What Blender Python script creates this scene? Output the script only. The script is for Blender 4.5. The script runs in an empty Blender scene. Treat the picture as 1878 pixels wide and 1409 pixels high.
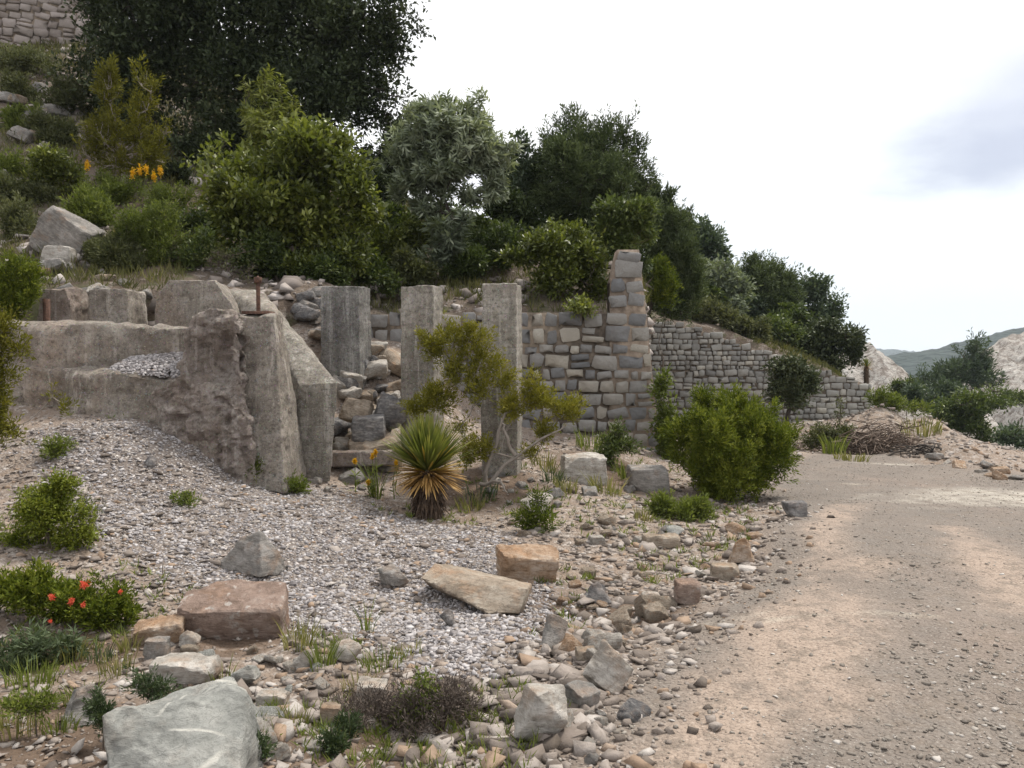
import bpy, bmesh, math, random
import numpy as np
from mathutils import Vector, Matrix

SC = bpy.context.scene
COL = SC.collection
PI = math.pi

# ------------------------------------------------------------------ camera, sky, sun, exposure
F, PITCH, CAMZ = 1532.0, math.radians(2.41), 1.6
cam_d = bpy.data.cameras.new("camera")
cam_d.sensor_width = 36.0
cam_d.lens = 36.0 * F / 1878.0
cam_d.clip_start, cam_d.clip_end = 0.05, 9000.0
cam = bpy.data.objects.new("camera", cam_d)
cam.location = (0, 0, CAMZ)
cam.rotation_euler = (PI / 2 - PITCH, 0, 0)
COL.objects.link(cam)
SC.camera = cam

SUN_EL, SUN_AZ = math.radians(60), math.radians(50)
sun_v = Vector((math.sin(SUN_AZ) * math.cos(SUN_EL), math.cos(SUN_AZ) * math.cos(SUN_EL), math.sin(SUN_EL)))
sd = bpy.data.lights.new("sun", 'SUN')
sd.energy, sd.angle, sd.color = 3.2, math.radians(10), (1.0, 0.95, 0.86)
sun = bpy.data.objects.new("sun", sd)
sun.rotation_euler = (-sun_v).to_track_quat('-Z', 'Y').to_euler()
sun.location = (0, 0, 60)
COL.objects.link(sun)

SC.view_settings.view_transform = 'Standard'
SC.view_settings.look = 'None'
SC.view_settings.exposure = 0.5
SC.view_settings.gamma = 1.0
SC.view_settings.use_curve_mapping = False

wd = bpy.data.worlds.new("World")
SC.world = wd
wd.use_nodes = True
N, Lk = wd.node_tree.nodes, wd.node_tree.links
N.clear()
w_out = N.new('ShaderNodeOutputWorld')
w_bg = N.new('ShaderNodeBackground')
w_bg.inputs['Strength'].default_value = 0.1
sky = N.new('ShaderNodeTexSky')
sky.sky_type = 'NISHITA'
sky.sun_disc = False
sky.sun_elevation, sky.sun_rotation = SUN_EL, SUN_AZ
sky.air_density, sky.dust_density = 1.0, 2.0
w_tc = N.new('ShaderNodeTexCoord')
w_map = N.new('ShaderNodeMapping')
w_map.inputs['Scale'].default_value = (1.0, 1.0, 2.6)
w_map.inputs['Location'].default_value = (0.35, 0.1, 0.25)
Lk.new(w_tc.outputs['Generated'], w_map.inputs['Vector'])
w_n1 = N.new('ShaderNodeTexNoise')
w_n1.inputs['Scale'].default_value = 2.3
w_n1.inputs['Detail'].default_value = 7
w_n1.inputs['Roughness'].default_value = 0.5
Lk.new(w_map.outputs['Vector'], w_n1.inputs['Vector'])
w_r1 = N.new('ShaderNodeValToRGB')          # how much cloud covers the blue
w_r1.color_ramp.elements[0].position, w_r1.color_ramp.elements[0].color = 0.33, (0.80, 0.80, 0.80, 1)
w_r1.color_ramp.elements[1].position, w_r1.color_ramp.elements[1].color = 0.45, (1, 1, 1, 1)
Lk.new(w_n1.outputs['Fac'], w_r1.inputs['Fac'])
w_n2 = N.new('ShaderNodeTexNoise')
w_n2.inputs['Scale'].default_value = 2.6
w_n2.inputs['Detail'].default_value = 6
w_n2.inputs['Roughness'].default_value = 0.48
w_map2 = N.new('ShaderNodeMapping')
w_map2.inputs['Scale'].default_value = (1.0, 1.0, 2.4)
w_map2.inputs['Location'].default_value = (1.7, 0.6, 0.9)
Lk.new(w_tc.outputs['Generated'], w_map2.inputs['Vector'])
Lk.new(w_map2.outputs['Vector'], w_n2.inputs['Vector'])
w_r2 = N.new('ShaderNodeValToRGB')          # cloud brightness: bright white to grey lavender bellies
w_r2.color_ramp.elements[0].position, w_r2.color_ramp.elements[0].color = 0.34, (8.2, 8.3, 9.0, 1)
w_r2.color_ramp.elements[1].position, w_r2.color_ramp.elements[1].color = 0.44, (9.6, 9.6, 9.7, 1)
Lk.new(w_n2.outputs['Fac'], w_r2.inputs['Fac'])
w_mix = N.new('ShaderNodeMixRGB')
def sky_patch(prev, direction, zs, radius, soft, col, amount, wob):
    """one cloud belly of the real sky: a soft wobbly patch round a compass direction"""
    m = N.new('ShaderNodeMapping'); m.inputs['Scale'].default_value = (1, 1, zs)
    Lk.new(w_tc.outputs['Generated'], m.inputs['Vector'])
    nz = N.new('ShaderNodeTexNoise'); nz.inputs['Scale'].default_value = 5; nz.inputs['Detail'].default_value = 7; nz.inputs['Roughness'].default_value = .55
    Lk.new(m.outputs['Vector'], nz.inputs['Vector'])
    ds = N.new('ShaderNodeVectorMath'); ds.operation = 'DISTANCE'
    Lk.new(m.outputs['Vector'], ds.inputs[0]); ds.inputs[1].default_value = (direction[0], direction[1], direction[2] * zs)
    ad = N.new('ShaderNodeMath'); ad.operation = 'MULTIPLY_ADD'; ad.inputs[1].default_value = wob
    Lk.new(nz.outputs['Fac'], ad.inputs[0]); Lk.new(ds.outputs['Value'], ad.inputs[2])
    mr = N.new('ShaderNodeMapRange'); mr.interpolation_type = 'SMOOTHSTEP'
    mr.inputs['From Min'].default_value = radius + wob * .5 + soft; mr.inputs['From Max'].default_value = radius + wob * .5 - soft
    mr.inputs['To Max'].default_value = amount
    Lk.new(ad.outputs['Value'], mr.inputs['Value'])
    mx = N.new('ShaderNodeMixRGB'); Lk.new(mr.outputs['Result'], mx.inputs['Fac']); Lk.new(prev, mx.inputs['Color1']); mx.inputs['Color2'].default_value = col + (1,)
    return mx.outputs['Color']
def sky_dir(u, v):
    x, y = (u - 939.0) / F, -(v - 704.5) / F
    return Vector((x, math.cos(PITCH) + y * math.sin(PITCH), -math.sin(PITCH) + y * math.cos(PITCH))).normalized()
Lk.new(w_r1.outputs['Color'], w_mix.inputs['Fac'])
w_sc = N.new('ShaderNodeMixRGB')
w_sc.blend_type = 'MULTIPLY'
w_sc.inputs['Fac'].default_value = 1
w_sc.inputs['Color2'].default_value = (1.0, 1.0, 1.0, 1)
Lk.new(sky.outputs['Color'], w_sc.inputs['Color1'])
Lk.new(w_sc.outputs['Color'], w_mix.inputs['Color1'])
Lk.new(w_r2.outputs['Color'], w_mix.inputs['Color2'])
s_col = sky_patch(w_mix.outputs['Color'], sky_dir(1600, 420), 1.6, .20, .16, (7.3, 7.9, 8.4), .75, .30)
s_col = sky_patch(s_col, sky_dir(1810, 270), 2.6, .085, .07, (4.6, 5.0, 6.1), .98, .34)
s_col = sky_patch(s_col, sky_dir(1960, 170), 2.0, .12, .10, (5.0, 5.35, 6.4), .7, .28)
Lk.new(s_col, w_bg.inputs['Color'])
Lk.new(w_bg.outputs['Background'], w_out.inputs['Surface'])

# ------------------------------------------------------------------ helpers
CP, SP = math.cos(PITCH), math.sin(PITCH)
def W(u, v, Y):
    """world point at depth Y seen at photo pixel (u, v)"""
    x, y = (u - 939.0) / F, -(v - 704.5) / F
    d = np.array([x, CP + y * SP, -SP + y * CP])
    return d * (Y / d[1]) + np.array([0, 0, CAMZ])

def tag(o, label=None, cat=None, group=None, kind=None):
    if label: o['label'] = label
    if cat: o['category'] = cat
    if group: o['group'] = group
    if kind: o['kind'] = kind
    return o

def empty(name, loc, label, cat, group=None):
    o = bpy.data.objects.new(name, None)
    o.empty_display_size = 0.1
    o.location = tuple(loc)
    COL.objects.link(o)
    return tag(o, label, cat, group)

def hash3(i, j, k, s):
    n = (i.astype(np.int64) * 374761393 + j.astype(np.int64) * 668265263 + k.astype(np.int64) * 2147483647 + s * 974711) & 0xffffffff
    n = ((n ^ (n >> 13)) * 1274126177) & 0xffffffff
    n = ((n ^ (n >> 16)) * 2246822519) & 0xffffffff
    return ((n ^ (n >> 15)) & 0xffff) / 65535.0

def vnoise(p, s=0):
    """value noise in 3-D, 0..1"""
    p = np.asarray(p, float)
    i = np.floor(p).astype(np.int64); f = p - i
    f = f * f * (3 - 2 * f)
    r = 0
    for a in (0, 1):
        for b in (0, 1):
            for c in (0, 1):
                w = (f[:, 0] if a else 1 - f[:, 0]) * (f[:, 1] if b else 1 - f[:, 1]) * (f[:, 2] if c else 1 - f[:, 2])
                r = r + w * hash3(i[:, 0] + a, i[:, 1] + b, i[:, 2] + c, s)
    return r

def fbm(p, octaves=4, s=0, gain=0.5):
    p = np.asarray(p, float); a, t, r = 1.0, 0.0, 0
    for o in range(octaves):
        r = r + a * (vnoise(p * 2 ** o + 17.3 * o, s + o) - 0.5); t += a; a *= gain
    return r / t * 2

def fbm2(x, y, sc, octaves=4, s=0, gain=0.5):
    x, y = np.broadcast_arrays(np.asarray(x, float), np.asarray(y, float))
    p = np.stack([x.ravel() * sc, y.ravel() * sc, np.full(x.size, 3.7)], 1)
    return fbm(p, octaves, s, gain).reshape(x.shape)

def sstep(a, b, x):
    t = np.clip((x - a) / (b - a), 0, 1)
    return t * t * (3 - 2 * t)

class MB:
    """collects verts, quads, tris and a per-vertex tint; build() links ONE mesh object"""
    def __init__(s): s.V, s.Q, s.T, s.C, s.n = [], [], [], [], 0
    def add(s, v, q=None, t=None, tint=0.5):
        v = np.asarray(v, float).reshape(-1, 3)
        s.V.append(v)
        if q is not None and len(q): s.Q.append(np.asarray(q, np.int64).reshape(-1, 4) + s.n)
        if t is not None and len(t): s.T.append(np.asarray(t, np.int64).reshape(-1, 3) + s.n)
        s.C.append(np.full(len(v), tint, float) if np.isscalar(tint) else np.asarray(tint, float))
        s.n += len(v)
    def mesh(s, name, mat, off=(0, 0, 0), smooth=False):
        V = np.concatenate(s.V) - np.asarray(off, float)
        Q = np.concatenate(s.Q) if s.Q else np.zeros((0, 4), np.int64)
        T = np.concatenate(s.T) if s.T else np.zeros((0, 3), np.int64)
        m = bpy.data.meshes.new(name)
        m.vertices.add(len(V)); m.vertices.foreach_set('co', V.astype(np.float32).ravel())
        nl = Q.size + T.size
        m.loops.add(nl)
        m.loops.foreach_set('vertex_index', np.concatenate([Q.ravel(), T.ravel()]).astype(np.int32))
        m.polygons.add(len(Q) + len(T))
        ls = np.concatenate([np.arange(len(Q)) * 4, len(Q) * 4 + np.arange(len(T)) * 3]).astype(np.int32)
        m.polygons.foreach_set('loop_start', ls)
        if smooth: m.polygons.foreach_set('use_smooth', np.ones(len(Q) + len(T), bool))
        a = m.attributes.new('tint', 'FLOAT', 'POINT')
        a.data.foreach_set('value', np.concatenate(s.C).astype(np.float32))
        m.update(calc_edges=True)
        m.materials.append(mat)
        return m
    def build(s, name, mat, parent=None, loc=(0, 0, 0), smooth=False):
        """verts are in world space; the object sits at loc (its parent is unrotated)"""
        o = bpy.data.objects.new(name, s.mesh(name, mat, loc, smooth))
        if parent is None: o.location = tuple(loc)
        else: o.parent = parent
        COL.objects.link(o)
        return o

def tube(mb, pts, radii, sides=5, tint=0.5):
    P = np.asarray(pts, float); n = len(P)
    R = np.full(n, radii, float) if np.isscalar(radii) else np.asarray(radii, float)
    T = np.gradient(P, axis=0); T /= np.linalg.norm(T, axis=1, keepdims=True) + 1e-9
    ref = np.array([0, 0, 1.0]) if abs(T[:, 2]).mean() < 0.8 else np.array([1.0, 0, 0])
    A = np.cross(T, ref); A /= np.linalg.norm(A, axis=1, keepdims=True) + 1e-9
    B = np.cross(T, A)
    a = np.arange(sides) * 2 * PI / sides
    V = P[:, None, :] + R[:, None, None] * (np.cos(a)[None, :, None] * A[:, None, :] + np.sin(a)[None, :, None] * B[:, None, :])
    i, j = np.meshgrid(np.arange(n - 1), np.arange(sides), indexing='ij')
    q = np.stack([i * sides + j, i * sides + (j + 1) % sides, (i + 1) * sides + (j + 1) % sides, (i + 1) * sides + j], -1).reshape(-1, 4)
    V = np.concatenate([V.reshape(-1, 3), P[[-1]] + T[[-1]] * R[-1]])
    e = (n - 1) * sides
    t = [(e + k, e + (k + 1) % sides, n * sides) for k in range(sides)]
    mb.add(V, q, t, tint)

def unit(a): return a / (np.linalg.norm(a, axis=-1, keepdims=True) + 1e-9)

def leaves(mb, pos, d, up, L, Wd, tint, fold=0.25):
    """one folded lozenge leaf per row"""
    n = len(pos)
    L = np.broadcast_to(L, n)[:, None]; Wd = np.broadcast_to(Wd, n)[:, None]
    side = unit(np.cross(d, up)); nor = np.cross(side, d)
    m = pos + d * L * 0.45 + nor * Wd * fold
    V = np.stack([pos, m + side * Wd * .5, pos + d * L, m - side * Wd * .5], 1).reshape(-1, 3)
    q = np.arange(n * 4).reshape(-1, 4)
    mb.add(V, q, None, np.repeat(tint, 4))

# ------------------------------------------------------------------ materials
class NT:
    def __init__(s, name):
        s.m = bpy.data.materials.new(name); s.m.use_nodes = True
        s.n, s.l = s.m.node_tree.nodes, s.m.node_tree.links
        s.p = s.n['Principled BSDF']; s.out = s.n['Material Output']
        s.p.inputs['Roughness'].default_value = 0.9
        s.p.inputs['Specular IOR Level'].default_value = 0.2
        s.tc = s.n.new('ShaderNodeTexCoord')
    def put(s, sock, v):
        if hasattr(v, 'links') or isinstance(v, bpy.types.NodeSocket): s.l.new(v, sock)
        else: sock.default_value = v
    def vec(s, scale=(1, 1, 1), rot=(0, 0, 0), src='Object'):
        m = s.n.new('ShaderNodeMapping'); m.inputs['Scale'].default_value = scale; m.inputs['Rotation'].default_value = rot
        s.l.new(s.tc.outputs[src], m.inputs['Vector']); return m.outputs['Vector']
    def noise(s, scale, detail=4, rough=0.55, vec=None, dist=0.0):
        t = s.n.new('ShaderNodeTexNoise')
        t.inputs['Scale'].default_value, t.inputs['Detail'].default_value = scale, detail
        t.inputs['Roughness'].default_value, t.inputs['Distortion'].default_value = rough, dist
        s.l.new(vec if vec is not None else s.tc.outputs['Object'], t.inputs['Vector']); return t.outputs['Fac']
    def voro(s, scale, vec=None, out='Distance', feature='F1', rnd=1.0):
        t = s.n.new('ShaderNodeTexVoronoi'); t.feature = feature
        t.inputs['Scale'].default_value = scale; t.inputs['Randomness'].default_value = rnd
        s.l.new(vec if vec is not None else s.tc.outputs['Object'], t.inputs['Vector']); return t.outputs[out]
    def ramp(s, fac, stops, interp='LINEAR'):
        r = s.n.new('ShaderNodeValToRGB'); r.color_ramp.interpolation = interp
        e = r.color_ramp.elements
        while len(e) < len(stops): e.new(0.5)
        for k, (p, c) in enumerate(stops):
            e[k].position = p
            e[k].color = (c, c, c, 1) if np.isscalar(c) else tuple(c) + (1,)
        s.l.new(fac, r.inputs['Fac']); return r.outputs['Color']
    def mix(s, fac, a, b, mode='MIX'):
        m = s.n.new('ShaderNodeMixRGB'); m.blend_type = mode
        for sock, v in zip(m.inputs, (fac, a, b)):
            if isinstance(v, bpy.types.NodeSocket): s.l.new(v, sock)
            elif np.isscalar(v): sock.default_value = v if sock.type == 'VALUE' else (v, v, v, 1)
            else: sock.default_value = tuple(v) + (1,)
        return m.outputs['Color']
    def math(s, op, a, b=0.0):
        m = s.n.new('ShaderNodeMath'); m.operation = op
        for sock, v in zip(m.inputs, (a, b)):
            if isinstance(v, bpy.types.NodeSocket): s.l.new(v, sock)
            else: sock.default_value = v
        return m.outputs['Value']
    def attr(s, name):
        a = s.n.new('ShaderNodeAttribute'); a.attribute_name = name; return a.outputs['Fac']
    def objrand(s):
        return s.n.new('ShaderNodeObjectInfo').outputs['Random']
    def bump(s, h, strength=0.5, dist=0.02, prev=None):
        b = s.n.new('ShaderNodeBump'); b.inputs['Strength'].default_value = strength; b.inputs['Distance'].default_value = dist
        s.l.new(h, b.inputs['Height'])
        if prev is not None: s.l.new(prev, b.inputs['Normal'])
        s.l.new(b.outputs['Normal'], s.p.inputs['Normal']); return b.outputs['Normal']
    def color(s, c): s.put(s.p.inputs['Base Color'], c if isinstance(c, bpy.types.NodeSocket) else tuple(c) + (1,)); return s.m

def mul(c, k): return tuple(min(1, x * k) for x in c)

def mat_leaf(name, dark, mid, light, trans=0.3, rough=0.5, spec=0.3):
    n = NT(name)
    c = n.ramp(n.attr('tint'), [(0.0, dark), (0.5, mid), (1.0, light)])
    n.color(c)
    n.p.inputs['Roughness'].default_value = rough
    n.p.inputs['Specular IOR Level'].default_value = spec
    t = n.n.new('ShaderNodeBsdfTranslucent')
    n.l.new(n.mix(1.0, c, (1.2, 1.25, 0.6), 'MULTIPLY'), t.inputs['Color'])
    ms = n.n.new('ShaderNodeMixShader'); ms.inputs['Fac'].default_value = trans
    n.l.new(n.p.outputs['BSDF'], ms.inputs[1]); n.l.new(t.outputs['BSDF'], ms.inputs[2])
    n.l.new(ms.outputs['Shader'], n.out.inputs['Surface'])
    return n.m

def mat_bark(name, a, b):
    n = NT(name)
    v = n.vec((1, 1, 0.25))
    h = n.noise(40, 4, 0.6, v)
    n.bump(h, 0.7, 0.01)
    return n.color(n.mix(h, a, b))

def mat_rock(name, cols, vein=None, spots=None, vscale=3.0, stain=0.25):
    """cols: dark, mid, light; object random shifts each rock's own tone"""
    n = NT(name)
    big = n.noise(3.0, 6, 0.65); fine = n.noise(26, 8, 0.8); lay = n.noise(7, 7, 0.72, n.vec((1, 1, 4), (0.5, 0.3, 0)))
    f = n.math('ADD', n.math('MULTIPLY', big, 0.5), n.math('MULTIPLY', lay, 0.5))
    c = n.ramp(f, [(0.40, cols[0]), (0.5, cols[1]), (0.60, cols[2])])
    c = n.mix(n.ramp(n.noise(5, 5, 0.65, n.vec((1, 1, 1), (1, 2, 0))), [(0.52, 0.0), (0.68, 1.0)]), c, n.mix(stain, c, (0.36, 0.20, 0.10)))
    c = n.mix(n.ramp(fine, [(0.36, 0.65), (0.5, 0.0)]), c, n.mix(0.7, c, mul(cols[0], .45)))
    c = n.mix(n.ramp(fine, [(0.55, 0.0), (0.7, 0.5)]), c, mul(cols[2], 1.15))
    wv_ = n.n.new('ShaderNodeVectorMath'); wv_.operation = 'MULTIPLY_ADD'; n.l.new(n.n.new('ShaderNodeTexNoise').outputs['Color'], wv_.inputs[0]); wv_.inputs[1].default_value = (.5, .5, .5); n.l.new(n.vec((1, 1, 2.2), (.7, .4, .2)), wv_.inputs[2])
    ck = n.voro(2.2, wv_.outputs['Vector'], 'Distance', 'DISTANCE_TO_EDGE')
    wob = n.noise(6, 4, .6)
    c = n.mix(n.math('MULTIPLY', n.ramp(ck, [(0.0, .6), (0.012, 0.0)]), n.ramp(wob, [(.50, 0.0), (.58, 1.0)])), c, mul(cols[0], .4))
    c = n.mix(n.ramp(n.objrand(), [(0.0, 0.0), (1.0, 0.35)]), c, n.mix(1.0, c, (0.72, 0.66, 0.60), 'MULTIPLY'))
    if vein:
        w = n.noise(2.2, 3, 0.5, dist=0.6)
        wv = n.vec((1, 1, 1), (0.4, 0.2, 0.9))
        dl = n.voro(vscale, wv, 'Distance', 'DISTANCE_TO_EDGE')
        lines = n.ramp(dl, [(0.0, 1.0), (0.010, 0.8), (0.022, 0.0)])
        c = n.mix(n.math('MULTIPLY', n.ramp(w, [(0.40, 0.0), (0.52, 0.9)]), lines), c, vein)
    if spots:
        c = n.mix(n.ramp(n.noise(14, 3, 0.5), [(0.6, 0.0), (0.66, 0.8)]), c, spots)
    b1 = n.bump(lay, 0.8, 0.05)
    n.bump(fine, 0.8, 0.015, b1)
    return n.color(c)

def mat_concrete(name, base, dark, light, rust=0.25, boards=0.0, rough=1.0):
    n = NT(name)
    big = n.noise(1.7, 7, 0.68); fine = n.noise(24, 7, 0.8); agg = n.voro(38, None, 'Color')
    streak = n.noise(5, 5, 0.65, n.vec((1.6, 1.6, 0.16)))
    c = n.ramp(big, [(0.36, dark), (0.5, base), (0.64, light)])
    c = n.mix(n.ramp(streak, [(0.38, 0.45), (0.52, 0.0)]), c, mul(dark, .8))
    c = n.mix(n.ramp(n.noise(4, 5, 0.7, n.vec((2.2, 2.2, 0.12), (0, 0, 1))), [(0.56, 0.0), (0.64, 0.8)]), c, mul(light, 1.15))
    c = n.mix(n.ramp(n.noise(1.1, 5, 0.7, n.vec((1, 1, 0.5), (0, 0, 2))), [(0.52, 0.0), (0.72, rust)]), c, (0.30, 0.17, 0.095))
    c = n.mix(n.ramp(n.noise(5, 8, 0.8), [(0.54, 0.0), (0.63, 0.65)]), c, mul(dark, 0.6))
    c = n.mix(n.ramp(fine, [(0.36, 0.8), (0.5, 0.0)]), c, mul(dark, 0.45))
    c = n.mix(n.ramp(fine, [(0.56, 0.0), (0.68, 0.5)]), c, mul(light, 1.2))
    c = n.mix(n.ramp(n.voro(52, None, 'Distance'), [(0.12, 0.75), (0.26, 0.0)]), c, n.mix(0.5, light, agg))
    b = n.bump(fine, 1.0 * rough, 0.03)
    b = n.bump(n.noise(7, 7, 0.75), 0.7 * rough, 0.06, b)
    if boards:
        wv = n.n.new('ShaderNodeTexWave'); wv.bands_direction = 'Z'; wv.wave_profile = 'SAW'
        wv.inputs['Scale'].default_value = boards; wv.inputs['Distortion'].default_value = 0.9; wv.inputs['Detail'].default_value = 3; wv.inputs['Detail Scale'].default_value = 2.0
        n.l.new(n.tc.outputs['Object'], wv.inputs['Vector'])
        n.bump(n.ramp(wv.outputs['Fac'], [(0.0, 0.0), (0.08, 1.0), (1.0, 0.9)]), 0.3, 0.012, b)
        c = n.mix(n.ramp(wv.outputs['Fac'], [(0.0, .3), (0.05, 0.0)]), c, mul(dark, .75))
    return n.color(c)

def mat_simple(name, a, b, scale=20, bump=0.4, rough=0.9):
    n = NT(name)
    h = n.noise(scale, 5, 0.65)
    n.bump(h, bump, 0.01); n.p.inputs['Roughness'].default_value = rough
    return n.color(n.ramp(h, [(0.35, a), (0.65, b)]))

def mat_tint(name, stops, fine=30, bump=0.5, mottled=0.5, bscale=0.01, dirt=(0.10, 0.075, 0.05)):
    n = NT(name)
    c = n.ramp(n.attr('tint'), stops)
    h = n.noise(fine, 5, 0.7)
    c = n.mix(n.ramp(h, [(0.35, mottled), (0.6, 0.0)]), c, n.mix(0.5, c, dirt))
    c = n.mix(n.ramp(n.noise(fine * 0.25, 5, 0.7), [(0.5, 0.0), (0.68, mottled * 0.9)]), c, n.mix(0.55, c, dirt))
    n.bump(h, bump, bscale)
    return n.color(c)
# ------------------------------------------------------------------ terrain
class RBF:
    def __init__(s, pts, c=0.6):
        P = np.array(pts, float); s.P, s.c = P[:, :2], c
        n = len(P)
        A = np.sqrt(((s.P[:, None] - s.P[None]) ** 2).sum(-1) + c * c)
        M = np.zeros((n + 1, n + 1)); M[:n, :n] = -A + np.eye(n) * -0.02; M[:n, n] = 1; M[n, :n] = 1
        s.w = np.linalg.solve(M, np.append(P[:, 2], 0))
    def __call__(s, x, y):
        x, y = np.broadcast_arrays(np.asarray(x, float), np.asarray(y, float))
        X = np.stack([x.ravel(), y.ravel()], 1); r = np.empty(len(X))
        for k in range(0, len(X), 20000):
            d = np.sqrt(((X[k:k + 20000, None] - s.P[None]) ** 2).sum(-1) + s.c ** 2)
            r[k:k + 20000] = -d @ s.w[:-1] + s.w[-1]
        return r.reshape(x.shape)

front = [tuple(W(*p)) for p in [
    (870, 1120, 5.8), (990, 1070, 6.4), (700, 1060, 6.6), (500, 1045, 6.5), (620, 950, 8.1), (785, 945, 8.8),
    (480, 890, 9.1), (540, 905, 9.2), (330, 812, 8.95), (200, 778, 8.85), (60, 800, 8.7), (-150, 800, 8.7), (-400, 800, 8.7),
    (100, 945, 7.0), (300, 905, 7.9), (-150, 960, 7.0), (430, 1150, 5.35), (250, 1165, 5.1), (100, 1185, 4.9), (-100, 1200, 4.7),
    (320, 1400, 3.2), (600, 1195, 4.75), (640, 1409, 3.3), (860, 1300, 3.95), (950, 1390, 3.35), (80, 1409, 3.22), (-100, 1409, 3.22),
    (0, 1010, 6.2), (960, 868, 10.5), (1060, 845, 11.8), (1100, 805, 13.4), (1210, 835, 13.8), (950, 790, 13.6), (1180, 905, 10.8),
    (1250, 950, 9.2), (1340, 925, 10.6), (1300, 1005, 7.8), (1370, 1035, 7.0), (1200, 1100, 6.0), (1130, 1170, 5.1), (1010, 1200, 4.7),
    (640, 872, 10.1), (680, 835, 10.8), (690, 765, 11.7), (650, 690, 12.2), (720, 690, 12.6), (690, 625, 13.6), (760, 640, 14.0), (640, 600, 13.0), (860, 760, 13.4),
    (850, 880, 10.2), (1090, 940, 9.0), (1080, 1010, 7.6),
    # bank, mound and valley edge on the right
    (1500, 832, 19.0), (1600, 836, 19.6), (1680, 815, 19.0), (1700, 775, 22.5), (1640, 765, 24), (1560, 790, 24), (1450, 790, 26), (1300, 790, 27),
    (1590, 778, 28), (1230, 830, 17.0), (1235, 800, 22.0), (1250, 790, 27.0), (1720, 850, 17.0), (1850, 872, 15.5), (1770, 828, 17.5), (1830, 852, 16.9), (1790, 810, 20), (1760, 800, 22.0),
    (1990, 905, 14.8), (2150, 920, 15.0)]]
RZ = [(-20, 0.1), (-3, 0.03), (0, 0.0), (2.6, 0.0), (4, 0.0), (5, -0.02), (7.5, -0.12), (10, -0.29), (12.5, -0.42), (15, -0.56), (17, -0.66)]
for yy, zz in RZ:
    for q in (0.34, 0.58, 0.95):
        xx = q * max(yy, 3.2) + (0.6 if yy < 3 else 0)
        front.append((xx, yy, zz + 0.03 * (q - 0.4)))
front += [(-4, -4, 0.1), (-2.5, 1, 0.02), (-.8, 1.5, 0.0), (-12, 4, .6), (-10, -15, 0.6), (12, -15, 0.1), (24, 10, 0), (18, 12.5, -0.35),
          (15, 24, -3.0), (14.5, 20.5, -1.9), (18, 19, -2.2), (20, 30, -5), (26, 40, -8.5), (20, 50, -9), (34, 28, -7), (16, 60, -10),
          (13.8, 30, -1.6), (16.5, 32, -3.4), (10, 29, -1.0), (0, 60, -2), (-30, 60, 0), (60, 60, -16), (50, 20, -9), (-30, 10, 1), (11.2, 23.5, -0.85), (9.5, 21, -.8)]
ZF = RBF(front)

hillp = [tuple(W(*p)) for p in [
    (1000, 563, 14.8), (1100, 563, 14.8), (850, 563, 14.8), (850, 535, 15.6), (1000, 530, 15.8), (700, 575, 14.8), (700, 500, 16.5), (700, 440, 18.5),
    (850, 470, 18.0), (1000, 465, 18.5), (1130, 500, 17.5), (760, 395, 22), (1000, 425, 23), (1150, 480, 22), (620, 340, 23), (500, 300, 24), (450, 330, 20.5),
    (50, 95, 25), (160, 95, 25), (-200, 60, 25), (0, 205, 20.5), (100, 215, 20.5), (60, 290, 18), (200, 330, 17.5), (300, 330, 17.5), (130, 440, 14.6), (60, 480, 13.4),
    (100, 525, 12.3), (-100, 530, 12.3), (-200, 400, 15), (250, 505, 13.3), (380, 510, 13.6), (500, 520, 13.8), (600, 555, 13.6), (640, 585, 13.4), (330, 420, 15.5), (420, 400, 17.0),
    (1210, 590, 26), (1210, 585, 30.5), (1310, 606, 30.5), (1420, 642, 30.6), (1520, 684, 30.6), (1590, 712, 30.6), (1205, 525, 36), (1310, 555, 38), (1420, 600, 38), (1520, 660, 38), (1580, 700, 38),
    (1215, 480, 46), (1400, 590, 50), (1560, 680, 50), (1200, 560, 22), (1190, 560, 18)]]
hillp += [(-25, 27, 12.5), (-12, 30, 12), (-8, 32, 9), (-3, 32, 6.5), (1, 34, 6), (-20, 45, 13), (-6, 45, 8.5), (3, 46, 6.5), (-30, 60, 15), (0, 65, 6.5), (12, 62, 2), (18, 50, -2), (-40, 20, 10), (-25, 13, 5)]
ZHILL = RBF(hillp, 1.0)
HP = np.array([(-45, 11.2), (-9, 11.2), (-6.5, 11.75), (-4.2, 12.2), (-2.9, 12.7), (-2.4, 13.6), (-2.3, 14.32), (2.5, 14.32), (2.62, 15.0), (5.0, 29.2), (5.4, 29.95), (12.35, 29.95), (12.75, 31.5), (15.5, 44), (18, 70), (-45, 72)])
def poly_sd(x, y, P):
    """signed distance, positive inside"""
    x, y = np.broadcast_arrays(np.asarray(x, float), np.asarray(y, float))
    d = np.full(x.shape, 1e9); ins = np.zeros(x.shape, bool)
    for k in range(len(P)):
        a, b = P[k], P[(k + 1) % len(P)]
        ex, ey = b - a
        t = np.clip(((x - a[0]) * ex + (y - a[1]) * ey) / (ex * ex + ey * ey), 0, 1)
        d = np.minimum(d, np.hypot(x - a[0] - t * ex, y - a[1] - t * ey))
        c = (a[1] > y) != (b[1] > y)
        with np.errstate(divide='ignore', invalid='ignore'):
            xi = a[0] + (y - a[1]) * ex / (ey if ey != 0 else 1e-9)
        ins ^= c & (x < xi)
    return np.where(ins, d, -d)

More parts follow.
